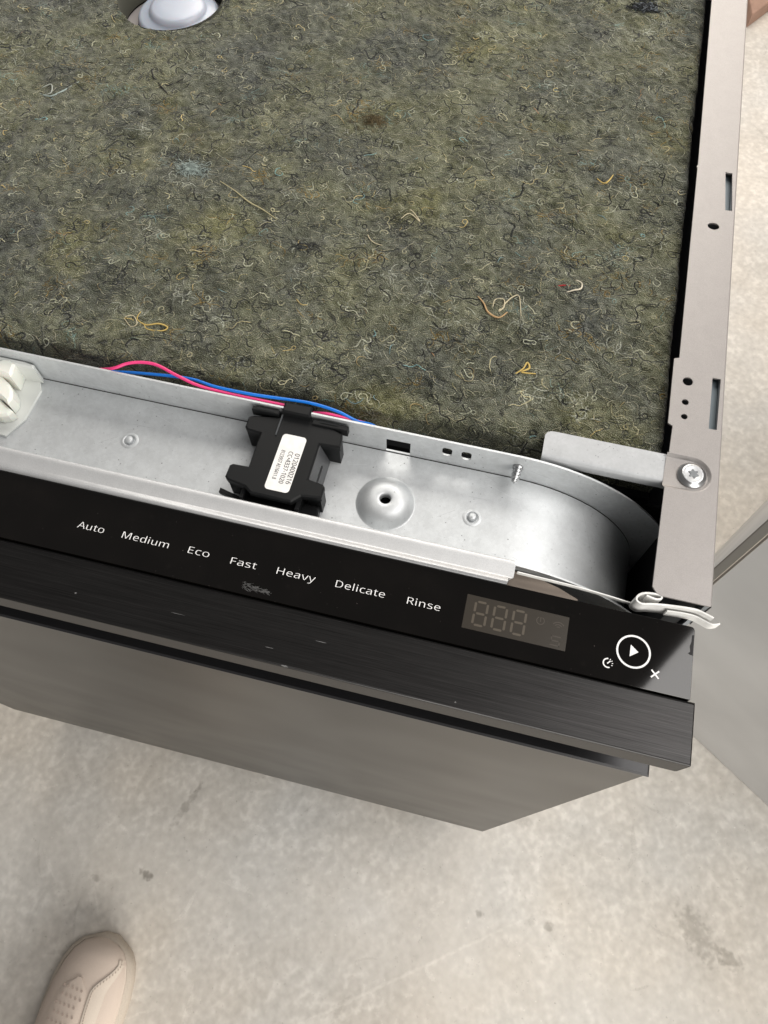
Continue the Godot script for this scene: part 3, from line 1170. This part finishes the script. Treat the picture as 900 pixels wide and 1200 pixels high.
func ribbon(b: MB, pts: Array, h: float, t: float, y: float) -> void:
	var c := curve(pts, 5)
	var rings := []
	for i in c.size():
		var d := c[mini(i + 1, c.size() - 1)] - c[maxi(i - 1, 0)]
		d.y = 0
		var s := d.normalized().cross(Vector3.UP) * t * 0.0005
		var q: Vector3 = c[i]
		var dn := Vector3(0, -h * 0.001, 0)
		rings.append([q + s * 0.6 + Vector3(0, 0.00012, 0), q + s, q + s + dn, q - s + dn, q - s, q - s * 0.6 + Vector3(0, 0.00012, 0)])
	b.skin(rings)
	b.cap(rings[0], c[0])
	b.cap(rings[-1], c[-1], true)


func gasket(dw: Node3D) -> void:
	var b := MB.new()
	var y := -0.4
	var a := []
	for q in [[-25.0, 1.0], [-21.5, 1.7], [-19.3, 1.0], [-19.7, -0.3], [-23.2, -0.3], [-26.6, 0.5], [-28.5, 2.2], [-28.6, 4.0], [-26.4, 4.9], [-22.8, 4.1], [-17.6, 3.3], [-11.0, 2.6], [-5.4, 2.4], [-2.0, 3.2], [1.2, 4.2]]:
		a.append(V(q[0], y, q[1]))
	ribbon(b, a, 9, 0.75, y)
	var c := []
	for q in [[-16.0, 4.6, -2.6], [-10.0, 4.0, -2.8], [-5.0, 4.0, -3.0], [-1.4, 5.0, -3.0], [1.8, 5.9, -3.0], [4.6, 5.0, -2.8]]:
		c.append(V(q[0], q[2], q[1]))
	ribbon(b, c, 5, 0.6, y)
	obj("gasket_strip", b, M.gasket, dw)
	var t := MB.new()                                             # edge of the white strip running left between tray and panel
	var e := []
	for q in [[-28.4, -8.0, 2.6], [-40, -5.8, 2.4], [-52, -4.2, 2.3], [-66, -3.3, 2.3], [-76, -3.0, 2.2]]:
		e.append(V(q[0], q[1], q[2]))
	ribbon(t, e, 2.0, 0.45, y)
	obj("seal_edge", t, M.gasket, dw)


# ---------------------------------------------------------------- felt blanket

const FX0 := -576.0
const FX1 := -20.6
const FZ0 := -540.0
const FZ1 := -60.5
var nf1: FastNoiseLite
var nf2: FastNoiseLite
var nf3: FastNoiseLite


func felt_y(x: float, z: float) -> float:
	var y := -8.2 + nf1.get_noise_2d(x, z) * 2.4 + nf2.get_noise_2d(x, z) * 1.5 + nf3.get_noise_2d(x, z) * 1.0
	for e in [FX1 - x, x - FX0, FZ1 - z, z - FZ0]:
		if e < 6.0:
			var t: float = 1.0 - e / 6.0
			y -= 6.0 * (1.0 - sqrt(maxf(0.0, 1.0 - t * t)))
	return y


func felt_blanket() -> void:
	nf1 = noise(0.012, 201, FastNoiseLite.TYPE_SIMPLEX_SMOOTH, 2)
	nf2 = noise(0.05, 202, FastNoiseLite.TYPE_SIMPLEX_SMOOTH, 2)
	nf3 = noise(0.2, 203, FastNoiseLite.TYPE_SIMPLEX_SMOOTH, 2)
	var f := thing("felt_blanket", "grey-green recycled felt blanket lying on top of the dishwasher", "felt blanket")
	var hc := Vector2(-352.0, -331.5)
	var hr := 33.0
	# grid rows are moved so that the round hole has a clean rim
	var nx := 420
	var nz := 380
	var pos := PackedVector3Array()
	var uvs := PackedVector2Array()
	var idx := PackedInt32Array()
	var inside := PackedByteArray()
	for j in nz + 1:
		var tz := float(j) / nz
		var z := lerpf(FZ0, FZ1, tz)
		for i in nx + 1:
			var x := lerpf(FX0, FX1, float(i) / nx)
			var q := Vector2(x, z)
			var d := q.distance_to(hc)
			var rim := hr + 0.8 * nf3.get_noise_2d(x * 2.0, z * 2.0)
			inside.append(1 if d < rim - 0.9 else 0)
			if d < rim + 0.9:
				q = hc + (q - hc).normalized() * rim
			var y := felt_y(q.x, q.y)
			if d < rim + 0.9:
				y -= 0.5
			if i == 0 or i == nx or j == 0 or j == nz:
				y = -27.0
			pos.append(V(q.x, y, q.y))
			uvs.append(Vector2((q.x + 470.0) / 452.0, (q.y + 420.0 + (-8.0 - y) * 0.6) / 452.0))
	var rim_pts := []
	for j in nz:
		for i in nx:
			var a := j * (nx + 1) + i
			var b := a + 1
			var c := a + nx + 1
			var d := c + 1
			if inside[a] + inside[b] + inside[c] + inside[d] > 0:
				continue
			idx.append_array(PackedInt32Array([a, b, d, a, d, c]))
	var nrm := PackedVector3Array()
	nrm.resize(pos.size())
	for k in range(0, idx.size(), 3):
		var n := (pos[idx[k + 2]] - pos[idx[k]]).cross(pos[idx[k + 1]] - pos[idx[k]])
		for l in 3:
			nrm[idx[k + l]] += n
	for k in nrm.size():
		nrm[k] = nrm[k].normalized() if nrm[k].length() > 0 else Vector3.UP
	var arr := []
	arr.resize(Mesh.ARRAY_MAX)
	arr[Mesh.ARRAY_VERTEX] = pos
	arr[Mesh.ARRAY_NORMAL] = nrm
	arr[Mesh.ARRAY_TEX_UV] = uvs
	arr[Mesh.ARRAY_INDEX] = idx
	var am := ArrayMesh.new()
	am.add_surface_from_arrays(Mesh.PRIMITIVE_TRIANGLES, arr)
	var tx := felt_textures()
	var m := mat(Color.WHITE, 0.95, 0.0, 0.2)
	m.albedo_texture = tx[0]
	m.heightmap_enabled = true
	m.heightmap_texture = tx[1]
	m.heightmap_scale = 0.2
	m.rim_enabled = true
	m.rim = 0.35
	m.rim_tint = 0.5
	node("mat", am, m, f)
	loose_fibres(f)
	# wall of the round cut-out, and the milky plastic cap seen through it
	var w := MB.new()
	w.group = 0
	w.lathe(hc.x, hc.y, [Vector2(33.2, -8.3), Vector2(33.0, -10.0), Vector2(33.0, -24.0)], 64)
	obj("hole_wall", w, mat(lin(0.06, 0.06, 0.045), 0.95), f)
	var dw := get_node("dishwasher")
	var cap := MB.new()
	cap.group = 0
	cap.lathe(hc.x + 3, hc.y, [Vector2(0.0, -12.0), Vector2(9, -12.2), Vector2(15, -12.6), Vector2(17.2, -13.4), Vector2(18.0, -15.4), Vector2(19.2, -16.2), Vector2(23.6, -16.6), Vector2(25.4, -17.4), Vector2(26.4, -19.4), Vector2(28.0, -26.6)], 72)
	var cm := mat(lin(0.42, 0.46, 0.54), 0.38)
	cm.subsurf_scatter_enabled = true
	cm.subsurf_scatter_strength = 0.2
	cm.clearcoat_enabled = true
	cm.clearcoat = 0.25
	cm.clearcoat_roughness = 0.3
	obj("inlet_cap", cap, cm, dw).set_meta("label", "milky plastic cap showing through the round hole")
	var ring := MB.new()
	ring.lathe(hc.x, hc.y, [Vector2(26, -25.8), Vector2(34, -25.6)], 48)
	obj("cap_flange", ring, mat(lin(0.40, 0.37, 0.36), 0.5), dw)


func fibre_color(r: RandomNumberGenerator) -> Color:
	var k := r.randf()
	if k < 0.34: return Color(0.055, 0.06, 0.055) * r.randf_range(0.6, 1.5)
	if k < 0.60: return Color(0.60, 0.60, 0.54) * r.randf_range(0.7, 1.15)
	if k < 0.80: return Color(0.56, 0.52, 0.36) * r.randf_range(0.7, 1.2)
	if k < 0.92: return Color(0.30, 0.34, 0.36) * r.randf_range(0.7, 1.3)
	if k < 0.97: return Color(0.66, 0.58, 0.40)
	if k < 0.985: return Color(0.62, 0.42, 0.28)
	return Color(0.35, 0.48, 0.48)


func felt_textures() -> Array:
	var n := 2048
	var s := 512
	var r := RandomNumberGenerator.new()
	r.seed = 909
	var a := noise(0.012, 301, FastNoiseLite.TYPE_SIMPLEX_SMOOTH, 4).get_seamless_image(s, s).get_data()
	var b := noise(0.03, 302, FastNoiseLite.TYPE_SIMPLEX_SMOOTH, 4).get_seamless_image(s, s).get_data()
	var c := noise(0.010, 303, FastNoiseLite.TYPE_SIMPLEX_SMOOTH, 4).get_seamless_image(s, s).get_data()
	var d := noise(0.12, 304, FastNoiseLite.TYPE_SIMPLEX_SMOOTH, 4).get_seamless_image(s, s).get_data()
	var lo := PackedByteArray()
	lo.resize(s * s * 3)
	for i in s * s:
		var v := 0.325 + (b[i] / 255.0 - 0.5) * 0.12 + (d[i] / 255.0 - 0.5) * 0.12 + (a[i] / 255.0 - 0.5) * 0.08
		var h := (a[i] / 255.0 - 0.5) * 1.6                        # olive against slate
		var brown := smoothstep(0.66, 0.85, c[i] / 255.0)
		lo[i * 3] = clampi(int((v + 0.000 + h * 0.014 + brown * 0.015) * 255), 0, 255)
		lo[i * 3 + 1] = clampi(int((v + 0.006 + h * 0.010 + brown * 0.01) * 255), 0, 255)
		lo[i * 3 + 2] = clampi(int((v - 0.044 - h * 0.030 - brown * 0.02) * 255), 0, 255)
	var img := Image.create_from_data(s, s, false, Image.FORMAT_RGB8, lo)
	img.resize(n, n, Image.INTERPOLATE_CUBIC)
	var px := img.get_data()
	for k in 2200:                                                # soft tufts of lighter and darker wool
		wander(px, n, r, r.randi_range(14, 46), 2.6, (Color(0.52, 0.51, 0.42) if r.randf() < 0.5 else Color(0.14, 0.145, 0.12)), r.randf_range(0.05, 0.2), 0.08)
	for k in 52000:                                               # the fine hair of the felt
		var q := r.randf()
		var cc := Color(0.50, 0.48, 0.38).lerp(Color(0.70, 0.69, 0.60), r.randf()) if q < 0.44 else Color(0.09, 0.09, 0.075).lerp(Color(0.24, 0.225, 0.165), r.randf()) if q < 0.93 else fibre_color(r)
		wander(px, n, r, r.randi_range(9, 34), 0.0, cc, 0.15 + 0.75 * pow(r.randf(), 2.0), 0.08)
	for k in 900:                                                 # clumps: a few short strands twisted together
		var at := Vector2(r.randf() * n, r.randf() * n)
		var q := r.randf()
		var cc := Color(0.13, 0.14, 0.145) if q < 0.55 else Color(0.55, 0.56, 0.52) if q < 0.75 else Color(0.42, 0.34, 0.18) if q < 0.92 else Color(0.36, 0.44, 0.43)
		var wide := r.randf_range(4.0, 16.0)
		for l in r.randi_range(5, 18):
			wander(px, n, r, r.randi_range(12, 40), 1.0, cc * r.randf_range(0.7, 1.3), r.randf_range(0.15, 0.45), 0.12, at + Vector2(r.randfn(0, wide * 1.5), r.randfn(0, wide * 0.7)))
	for k in 1500:                                                # dark strands
		wander(px, n, r, r.randi_range(20, 90), r.randf_range(0.4, 1.9), Color(0.11, 0.12, 0.11) * r.randf_range(0.6, 1.4), r.randf_range(0.25, 0.8), 0.13)
	for k in 1300:                                                # broad soft dark tufts
		wander(px, n, r, r.randi_range(12, 40), r.randf_range(1.5, 4.0), Color(0.10, 0.105, 0.095), r.randf_range(0.15, 0.5), 0.10)
	for k in 1500:                                                # pale strands
		var cc := Color(0.62, 0.63, 0.56).lerp(Color(0.66, 0.58, 0.38), r.randf() * r.randf() * 1.2) if r.randf() < 0.93 else Color(0.42, 0.55, 0.55)
		wander(px, n, r, r.randi_range(14, 70), r.randf_range(0.3, 1.0), cc, 0.2 + 0.65 * pow(r.randf(), 1.5), 0.17)
	img = Image.create_from_data(n, n, false, Image.FORMAT_RGB8, px)
	var grain := noise(0.5, 305, FastNoiseLite.TYPE_SIMPLEX, 2).get_image(n, n).get_data()
	for i in n * n:
		var t := (grain[i] - 128) / 3
		for l in 3:
			px[i * 3 + l] = clampi(px[i * 3 + l] + t, 0, 255)
	img = Image.create_from_data(n, n, false, Image.FORMAT_RGB8, px)
	var soft: Image = img.duplicate()                              # sharpen the hair against its surroundings
	soft.resize(n / 4, n / 4, Image.INTERPOLATE_LANCZOS)
	soft.resize(n, n, Image.INTERPOLATE_BILINEAR)
	var sp := soft.get_data()
	for i in px.size():
		px[i] = clampi(px[i] + (px[i] - sp[i]) * 4 / 5 + (px[i] - 84) / 6, 5, 235)
	img = Image.create_from_data(n, n, false, Image.FORMAT_RGB8, px)
	var g := img.duplicate()
	g.convert(Image.FORMAT_L8)
	g.resize(1400, 1400, Image.INTERPOLATE_CUBIC)
	return [ImageTexture.create_from_image(img), ImageTexture.create_from_image(g)]


func wander(px: PackedByteArray, n: int, r: RandomNumberGenerator, steps: int, half: float, c: Color, strength: float, bendy: float, from := Vector2(-1, -1)) -> void:
	var x := r.randf() * n if from.x == -1 else from.x
	var y := r.randf() * n if from.x == -1 else from.y
	var ang := r.randf_range(-0.9, 0.9) + (PI if r.randf() < 0.5 else 0.0)
	var turn := r.randfn(0.0, bendy * 0.5)
	var cr := int(clampf(c.r, 0, 1) * 255)
	var cg := int(clampf(c.g, 0, 1) * 255)
	var cb := int(clampf(c.b, 0, 1) * 255)
	for i in steps:
		x += cos(ang)
		y += sin(ang)
		turn = clampf(turn * 0.95 + r.randfn(0.0, bendy * 0.3), -1.5 * bendy, 1.5 * bendy)
		ang += turn
		var e := strength * minf(1.0, minf(i, steps - i) * 0.2)
		var hw := int(half + 0.5)
		for j in range(-hw, hw + 1):
			var u := posmod(int(x - sin(ang) * j), n)
			var w := posmod(int(y + cos(ang) * j), n)
			var o := (w * n + u) * 3
			px[o] = int(lerpf(px[o], cr, e))
			px[o + 1] = int(lerpf(px[o + 1], cg, e))
			px[o + 2] = int(lerpf(px[o + 2], cb, e))


func loose_fibres(f: Node3D) -> void:
	var r := RandomNumberGenerator.new()
	r.seed = 4242
	var b := MB.new()
	b.group = 0
	for k in 380:
		var x := r.randf_range(-470.0, FX1 - 2)
		var z := r.randf_range(-425.0, FZ1 - 1)
		if Vector2(x + 352, z + 331.5).length() < 34.0:
			continue
		var t := r.randf()
		if t < 0.34: b.col = Color(0.02, 0.022, 0.02) * r.randf_range(0.6, 1.9)
		elif t < 0.80: b.col = Color(0.36, 0.34, 0.25) * r.randf_range(0.5, 1.15)
		elif t < 0.93: b.col = Color(0.34, 0.26, 0.12) * r.randf_range(0.6, 1.2)
		elif t < 0.96: b.col = Color(0.42, 0.22, 0.10)
		else: b.col = Color(0.16, 0.24, 0.25)
		var ang := r.randf() * TAU
		var turn := r.randfn(0.0, 0.10)
		var n := r.randi_range(5, 14)
		var st := r.randf_range(0.5, 1.0)
		var pts := PackedVector3Array()
		var lift := r.randf_range(0.0, 0.9)
		for i in n:
			pts.append(V(x, felt_y(x, z) + 0.05 + lift * sin(PI * i / (n - 1.0)), z))
			x += cos(ang) * st
			z += sin(ang) * st * 0.8
			turn = clampf(turn * 0.8 + r.randfn(0.0, 0.16), -0.38, 0.38)
			ang += turn
			if x > FX1 - 1: x = FX1 - 1
			if z > FZ1 - 1: z = FZ1 - 1
		b.tube(pts, r.randf_range(0.10, 0.30) * 0.001, 4, 0.35)
	b.col = Color.WHITE
	var o := obj("loose_fibres", b, M.fibre, f)
	o.set_meta("kind", "stuff")
	# single strands that stand out
	var cream := Color(0.50, 0.44, 0.30)
	var tan := Color(0.46, 0.30, 0.15)
	var yel := Color(0.52, 0.38, 0.12)
	for q in [
		[[-118.2, -138.9, -114.6, -135.4, -111.5, -130.1, -106.0, -127.7, -102.4, -131.2], tan, 0.55], [[-109.8, -132.7, -109.6, -138.2, -105.5, -139.2, -104.6, -134.0, -106.6, -131.3, -104.3, -137.3, -101.6, -141.3, -98.4, -142.6, -95.6, -130.7], cream, 0.42],
		[[-92.6, -97.3, -89.5, -101.0, -88.2, -105.4, -86.8, -101.7, -90, -99.0, -83.3, -99.6], yel, 0.55], [[-82.3, -154.3, -78.2, -155.9, -74.8, -156.1], Color(0.30, 0.02, 0.02), 0.4], [[-76, -151.5, -72.7, -152.7, -69.5, -154.6, -69.6, -158.5, -72.4, -160.1], Color(0.62, 0.56, 0.44), 0.45],
		[[-276.6, -90.5, -277.3, -86.6, -272.1, -84.6, -266.2, -86.6, -261.7, -86.1, -263.7, -83.5, -270.3, -82.4, -272.8, -84.2], yel, 0.42], [[-283.3, -85.1, -278.9, -81.9, -276.1, -83.7, -280.1, -88.1, -283.1, -85.7], cream, 0.3],
		[[-267.9, -183.8, -257.8, -178.4, -247.8, -172.4, -239.0, -168.8, -229.6, -164.2], Color(0.42, 0.38, 0.22), 0.4], [[-395.3, -230.0, -387.4, -228.0, -381.1, -234.2, -375.9, -243.2], Color(0.30, 0.36, 0.34), 0.5], [[-395.3, -234.0, -390, -236, -387.4, -230.0, -392, -229], Color(0.36, 0.38, 0.34), 0.4],
		[[-337.1, -261.3, -334, -256, -331.8, -253.1, -323.7, -251.2, -315.5, -256.3], Color(0.016, 0.018, 0.018), 0.5], [[-331.8, -253.1, -325, -247, -320, -243], Color(0.016, 0.018, 0.018), 0.4],
		[[-183.0, -171.2, -180.7, -165.6, -177.0, -161.7, -172.1, -160.4], cream, 0.35], [[-166.3, -185.8, -163.1, -187.9, -157.1, -181.8, -163.4, -185.3, -167.1, -181.2], cream, 0.35], [[-70.5, -234.3, -67, -231, -64.7, -231.7, -62.6, -237.6], yel, 0.5],
	]:
		var pts := []
		for i in range(0, q[0].size(), 2):
			var lift: float = 0.25 * sin(PI * i / (q[0].size() - 2.0))
			pts.append(V(q[0][i], felt_y(q[0][i], q[0][i + 1]) + 0.1 + lift, q[0][i + 1]))
		var s := MB.new()
		s.group = 0
		s.col = q[1]
		s.tube(curve(pts, 5), q[2] * 0.001, 6, 0.5)
		obj("strand", s, M.fibre, f)
	# clumps of wool: dark at the far right corner, a pale green one, others
	for q in [[-60.0, -391.0, 11.0, 170, Color(0.012, 0.014, 0.016), 0.30, "dark_tuft"], [-58.0, -391.0, 8.0, 60, Color(0.16, 0.18, 0.20), 0.24, "dark_tuft"], [-287.0, -190.0, 9.0, 260, Color(0.30, 0.355, 0.33), 0.13, "pale_tuft"], [-199.0, -250.0, 12.0, 160, Color(0.10, 0.075, 0.035), 0.14, "brown_tuft"], [-146.0, -184.0, 8.0, 60, Color(0.30, 0.30, 0.20), 0.16, "pale_tuft"], [-210.0, -150.0, 11.0, 60, Color(0.028, 0.030, 0.032), 0.16, "dark_tuft"]]:
		var s := MB.new()
		s.group = 0
		for k in q[3]:
			var ang := r.randf() * TAU
			var rad: float = q[2] * absf(r.randfn(0.0, 0.5))
			var x: float = q[0] + rad * cos(ang)
			var z: float = q[1] + rad * sin(ang) * 0.6
			var pts := PackedVector3Array()
			var a2 := r.randf() * TAU
			var turn := r.randfn(0.0, 0.35)
			var hgt := r.randf_range(0.0, 1.1)
			s.col = q[4] * r.randf_range(0.6, 1.4)
			for i in 8:
				pts.append(V(x, felt_y(x, z) + 0.1 + hgt * sin(PI * i / 7.0), z))
				x += cos(a2) * 0.85
				z += sin(a2) * 0.6
				a2 += turn
			s.tube(pts, q[5] * r.randf_range(0.6, 1.2) * 0.001, 4, 0.4)
		obj(q[6], s, M.fibre, f)


# ---------------------------------------------------------------- things on the floor

func tall_box() -> void:
	# turned 34 degrees; its near left edge rises beside the dishwasher
	var b := MB.new()
	var c := Vector2(170.4, -222.1)
	var t := Vector2(0.833, 0.553).normalized()
	var s := Vector2(t.y, -t.x)
	var back := c + Vector2(-5.6, -12.4)
	var w := 640.0
	var d := 600.0
	var q := PackedVector2Array([c, back, back + s * d, c + s * d + t * w, c + t * w])
	b.prism(q, -818, -20, 3.0)
	var m := tri_map(mat(lin(0.58, 0.57, 0.555), 0.55), 1.6)
	m.albedo_texture = ntex(0.006, 401, grey(0.88), grey(1.0))
	var o := thing("storage_box", "tall plain pale grey box standing right of the dishwasher", "box")
	obj("body", b, m, o)
	var l := MB.new()                                               # brown strip let into the bevelled near edge
	var u := (back - c).normalized()
	var n := Vector2(u.y, -u.x)
	if n.dot(Vector2(-1, 1)) < 0.0: n = -n
	l.prism(PackedVector2Array([c + u * 2.4, back - u * 2.4, back - u * 2.4 + n * 2.2, c + u * 2.4 + n * 2.2]), -818, -24, 0.3)
	obj("edge_strip", l, mat(lin(0.40, 0.36, 0.31), 0.6), o)
	var g := MB.new()
	g.prism(PackedVector2Array([c - t * 0.0, back, back + n * 0.5, c + n * 0.5]), -818, -24, 0.0)
	obj("edge_groove", g, mat(lin(0.28, 0.25, 0.22), 0.8), o)
	var e := MB.new()                                              # dark bottom edge strip
	var eq := PackedVector2Array()
	for v in q:
		eq.append(v + (c + t * 320 + s * 300 - v).normalized() * 3.0)
	e.prism(eq, -820, -817, 0.0)
	obj("base", e, mat(lin(0.12, 0.11, 0.10), 0.8), o)


func pink_board() -> void:
	var b := MB.new()
	b.prism(poly([260, -2060, 300, -1800, 380, -1925, 900, -2400, 700, -2600]), -819, -790, 2.0)
	var m := tri_map(mat(lin(0.45, 0.28, 0.21), 0.7), 2.0)
	m.albedo_texture = ntex(0.02, 411, grey(0.85), grey(1.0))
	tag(obj("board", b, m), "dull pink board on the floor far behind the side rail", "board")


func sneaker() -> void:
	# axis from the heel to the toe, toe towards the dishwasher
	var o := thing("sneaker", "beige sneaker with perforated toe on the concrete floor", "shoe")
	var toe := Vector2(-419, 281)
	var dir := Vector2(0.05, -1.0).normalized()
	var sid := Vector2(-dir.y, dir.x)                            # to the right of the walking direction
	var len := 292.0
	var at := func(t, s, y):                                     # t from the toe in mm, s to the right in mm
		var q: Vector2 = toe - dir * t + sid * s
		return V(q.x, -820 + y, q.y)
	# half widths (right, left), top height, by distance from the toe
	var st := [[0.0, 4, 4, 24], [3, 17, 18, 34], [9, 27, 29, 42], [20, 36, 38, 48], [36, 42, 44, 52], [58, 46, 47, 58], [85, 47, 47, 66], [112, 45, 44, 78], [140, 41, 39, 92], [165, 37, 35, 98], [200, 34, 32, 96], [240, 33, 32, 100], [270, 30, 30, 104], [286, 20, 21, 100], [292, 8, 8, 92]]
	var up := MB.new()
	up.group = 0
	var rings := []
	for q in st:
		var ring := []
		for k in 24:
			var a := PI * k / 23.0
			var cx := cos(a)
			var sy := pow(sin(a), 0.62)
			var w: float = q[1] if cx > 0 else q[2]
			ring.append(at.call(q[0] - 0.0, cx * w * (1.0 - 0.10 * sy), 16 + (q[3] - 16) * sy))
		rings.append(ring)
	up.skin(rings, false)
	var cream := tri_map(mat(lin(0.80, 0.67, 0.57), 0.85), 40.0)
	cream.albedo_texture = ntex(0.05, 421, grey(0.88), grey(1.0))
	bump(cream, ntex(0.2, 422, grey(0.3), grey(0.7)), 0.02)
	obj("upper", up, cream, o)
	var so := MB.new()
	so.group = 0
	var sr := []
	for y in [[0.0, -2.0], [2.0, 2.5], [9.0, 4.5], [18.0, 4.5], [24.0, 2.5], [27.0, -1.5]]:
		var ring := []
		for i in st.size():
			ring.append(at.call(st[i][0] - (y[1] if i == 0 else 0.0), st[i][1] + y[1], y[0]))
		for i in range(st.size() - 1, -1, -1):
			ring.append(at.call(st[i][0] - (y[1] if i == 0 else 0.0), -st[i][2] - y[1], y[0]))
		sr.append(ring)
	so.skin(sr)
	var sm := tri_map(mat(lin(0.76, 0.66, 0.55), 0.75), 30.0)
	sm.albedo_texture = ntex(0.05, 423, grey(0.78), grey(1.0))
	obj("sole", so, sm, o)
	# overlays: toe guard, vamp panel edge, laces, perforations in the toe box
	var surf := func(t, f, lift):                                 # f from -1 to 1 across
		var i := 0
		while i < st.size() - 2 and st[i + 1][0] < t: i += 1
		var u: float = clampf((t - st[i][0]) / (st[i + 1][0] - st[i][0]), 0, 1)
		var wr := lerpf(st[i][1], st[i + 1][1], u)
		var wl := lerpf(st[i][2], st[i + 1][2], u)
		var h := lerpf(st[i][3], st[i + 1][3], u)
		var sy := pow(sqrt(maxf(0.0, 1.0 - f * f)), 0.62)
		return at.call(t, (f * wr if f > 0 else f * wl) * (1.0 - 0.10 * sy), 16 + (h - 16) * sy + lift)
	var pale := tri_map(mat(lin(0.84, 0.73, 0.62), 0.8), 40.0)
	pale.albedo_texture = ntex(0.05, 424, grey(0.88), grey(1.0))
	var g := MB.new()
	g.group = 0
	var gr := []
	for k in 25:                                                   # band round the toe and along the right side
		var t := 16.0 + k * 5.2
		var f := lerpf(0.85, 0.28, smoothstep(0.0, 0.3, k / 24.0)) + 0.34 * smoothstep(0.25, 1.0, k / 24.0)
		gr.append([surf.call(t, 0.985, 0.6), surf.call(t, lerpf(f, 0.98, 0.5), 1.5), surf.call(t, f + 0.03, 1.8), surf.call(t, f, 1.6), surf.call(t, f - 0.03, -0.4)])
	g.skin(gr, false)
	obj("side_overlay", g, pale, o)
	var seam := MB.new()                                           # stitches along the edge of the band
	for k in 44:
		var u := k / 44.0 * 24.0
		var t := 16.0 + u * 5.2
		var f := lerpf(0.85, 0.28, smoothstep(0.0, 0.3, u / 24.0)) + 0.34 * smoothstep(0.25, 1.0, u / 24.0)
		var pa: Vector3 = surf.call(t, minf(0.97, f + 0.07), 1.9)
		var pb: Vector3 = surf.call(t + 1.7, minf(0.97, f + 0.07), 1.9)
		seam.tube(PackedVector3Array([pa, pb]), 0.0005, 5)
	obj("stitching", seam, mat(lin(0.5, 0.42, 0.35), 0.9), o)
	var vamp := MB.new()
	vamp.group = 0
	var vr := []
	for k in 13:
		var t := 42 + k * 8.0
		var w := 0.52 * sqrt(clampf(1.0 - pow(1.0 - minf(1.0, k / 4.5), 2.0), 0.02, 1.0))
		var ring := []
		for j in 9:
			var f := lerpf(-w, w, j / 8.0) - 0.08
			ring.append(surf.call(t, f - 0.1, 1.6 if j > 0 and j < 8 else -0.3))
		vr.append(ring)
	vamp.skin(vr, false)
	obj("toe_panel", vamp, cream, o)
	var dark := mat(lin(0.40, 0.32, 0.27), 0.9)
	for j in 5:
		for i in 5:
			var t := 54.0 + j * 8.5
			var f := -0.50 + i * 0.14 + (0.07 if j % 2 else 0.0)
			var c: Vector3 = surf.call(t, f, 1.65)
			var d := MB.new()
			d.group = 0
			var ring := []
			for k in 8:
				ring.append(c + Vector3(cos(TAU * k / 8) * 0.0015, 0.00035, sin(TAU * k / 8) * 0.0015))
			d.cap(ring, c + Vector3(0, 0.0004, 0), true)
			obj("perforation", d, dark, o)
	for k in 5:
		var l := MB.new()
		l.group = 0
		var pts := []
		for j in 9:
			pts.append(surf.call(104 + k * 13.0 + absf(j - 4.0) * 1.5, lerpf(-0.5, 0.5, j / 8.0), 3.0))
		l.tube(curve(pts, 2), 0.003, 6)
		obj("lace", l, pale, o)
	var op := MB.new()
	op.group = 0
	var ring := []
	for k in 24:
		var a := TAU * k / 24
		ring.append(at.call(226 + 46 * cos(a), 24 * sin(a), 101))
	op.cap(ring, at.call(226, 0, 86), true)
	obj("collar_opening", op, dark, o)
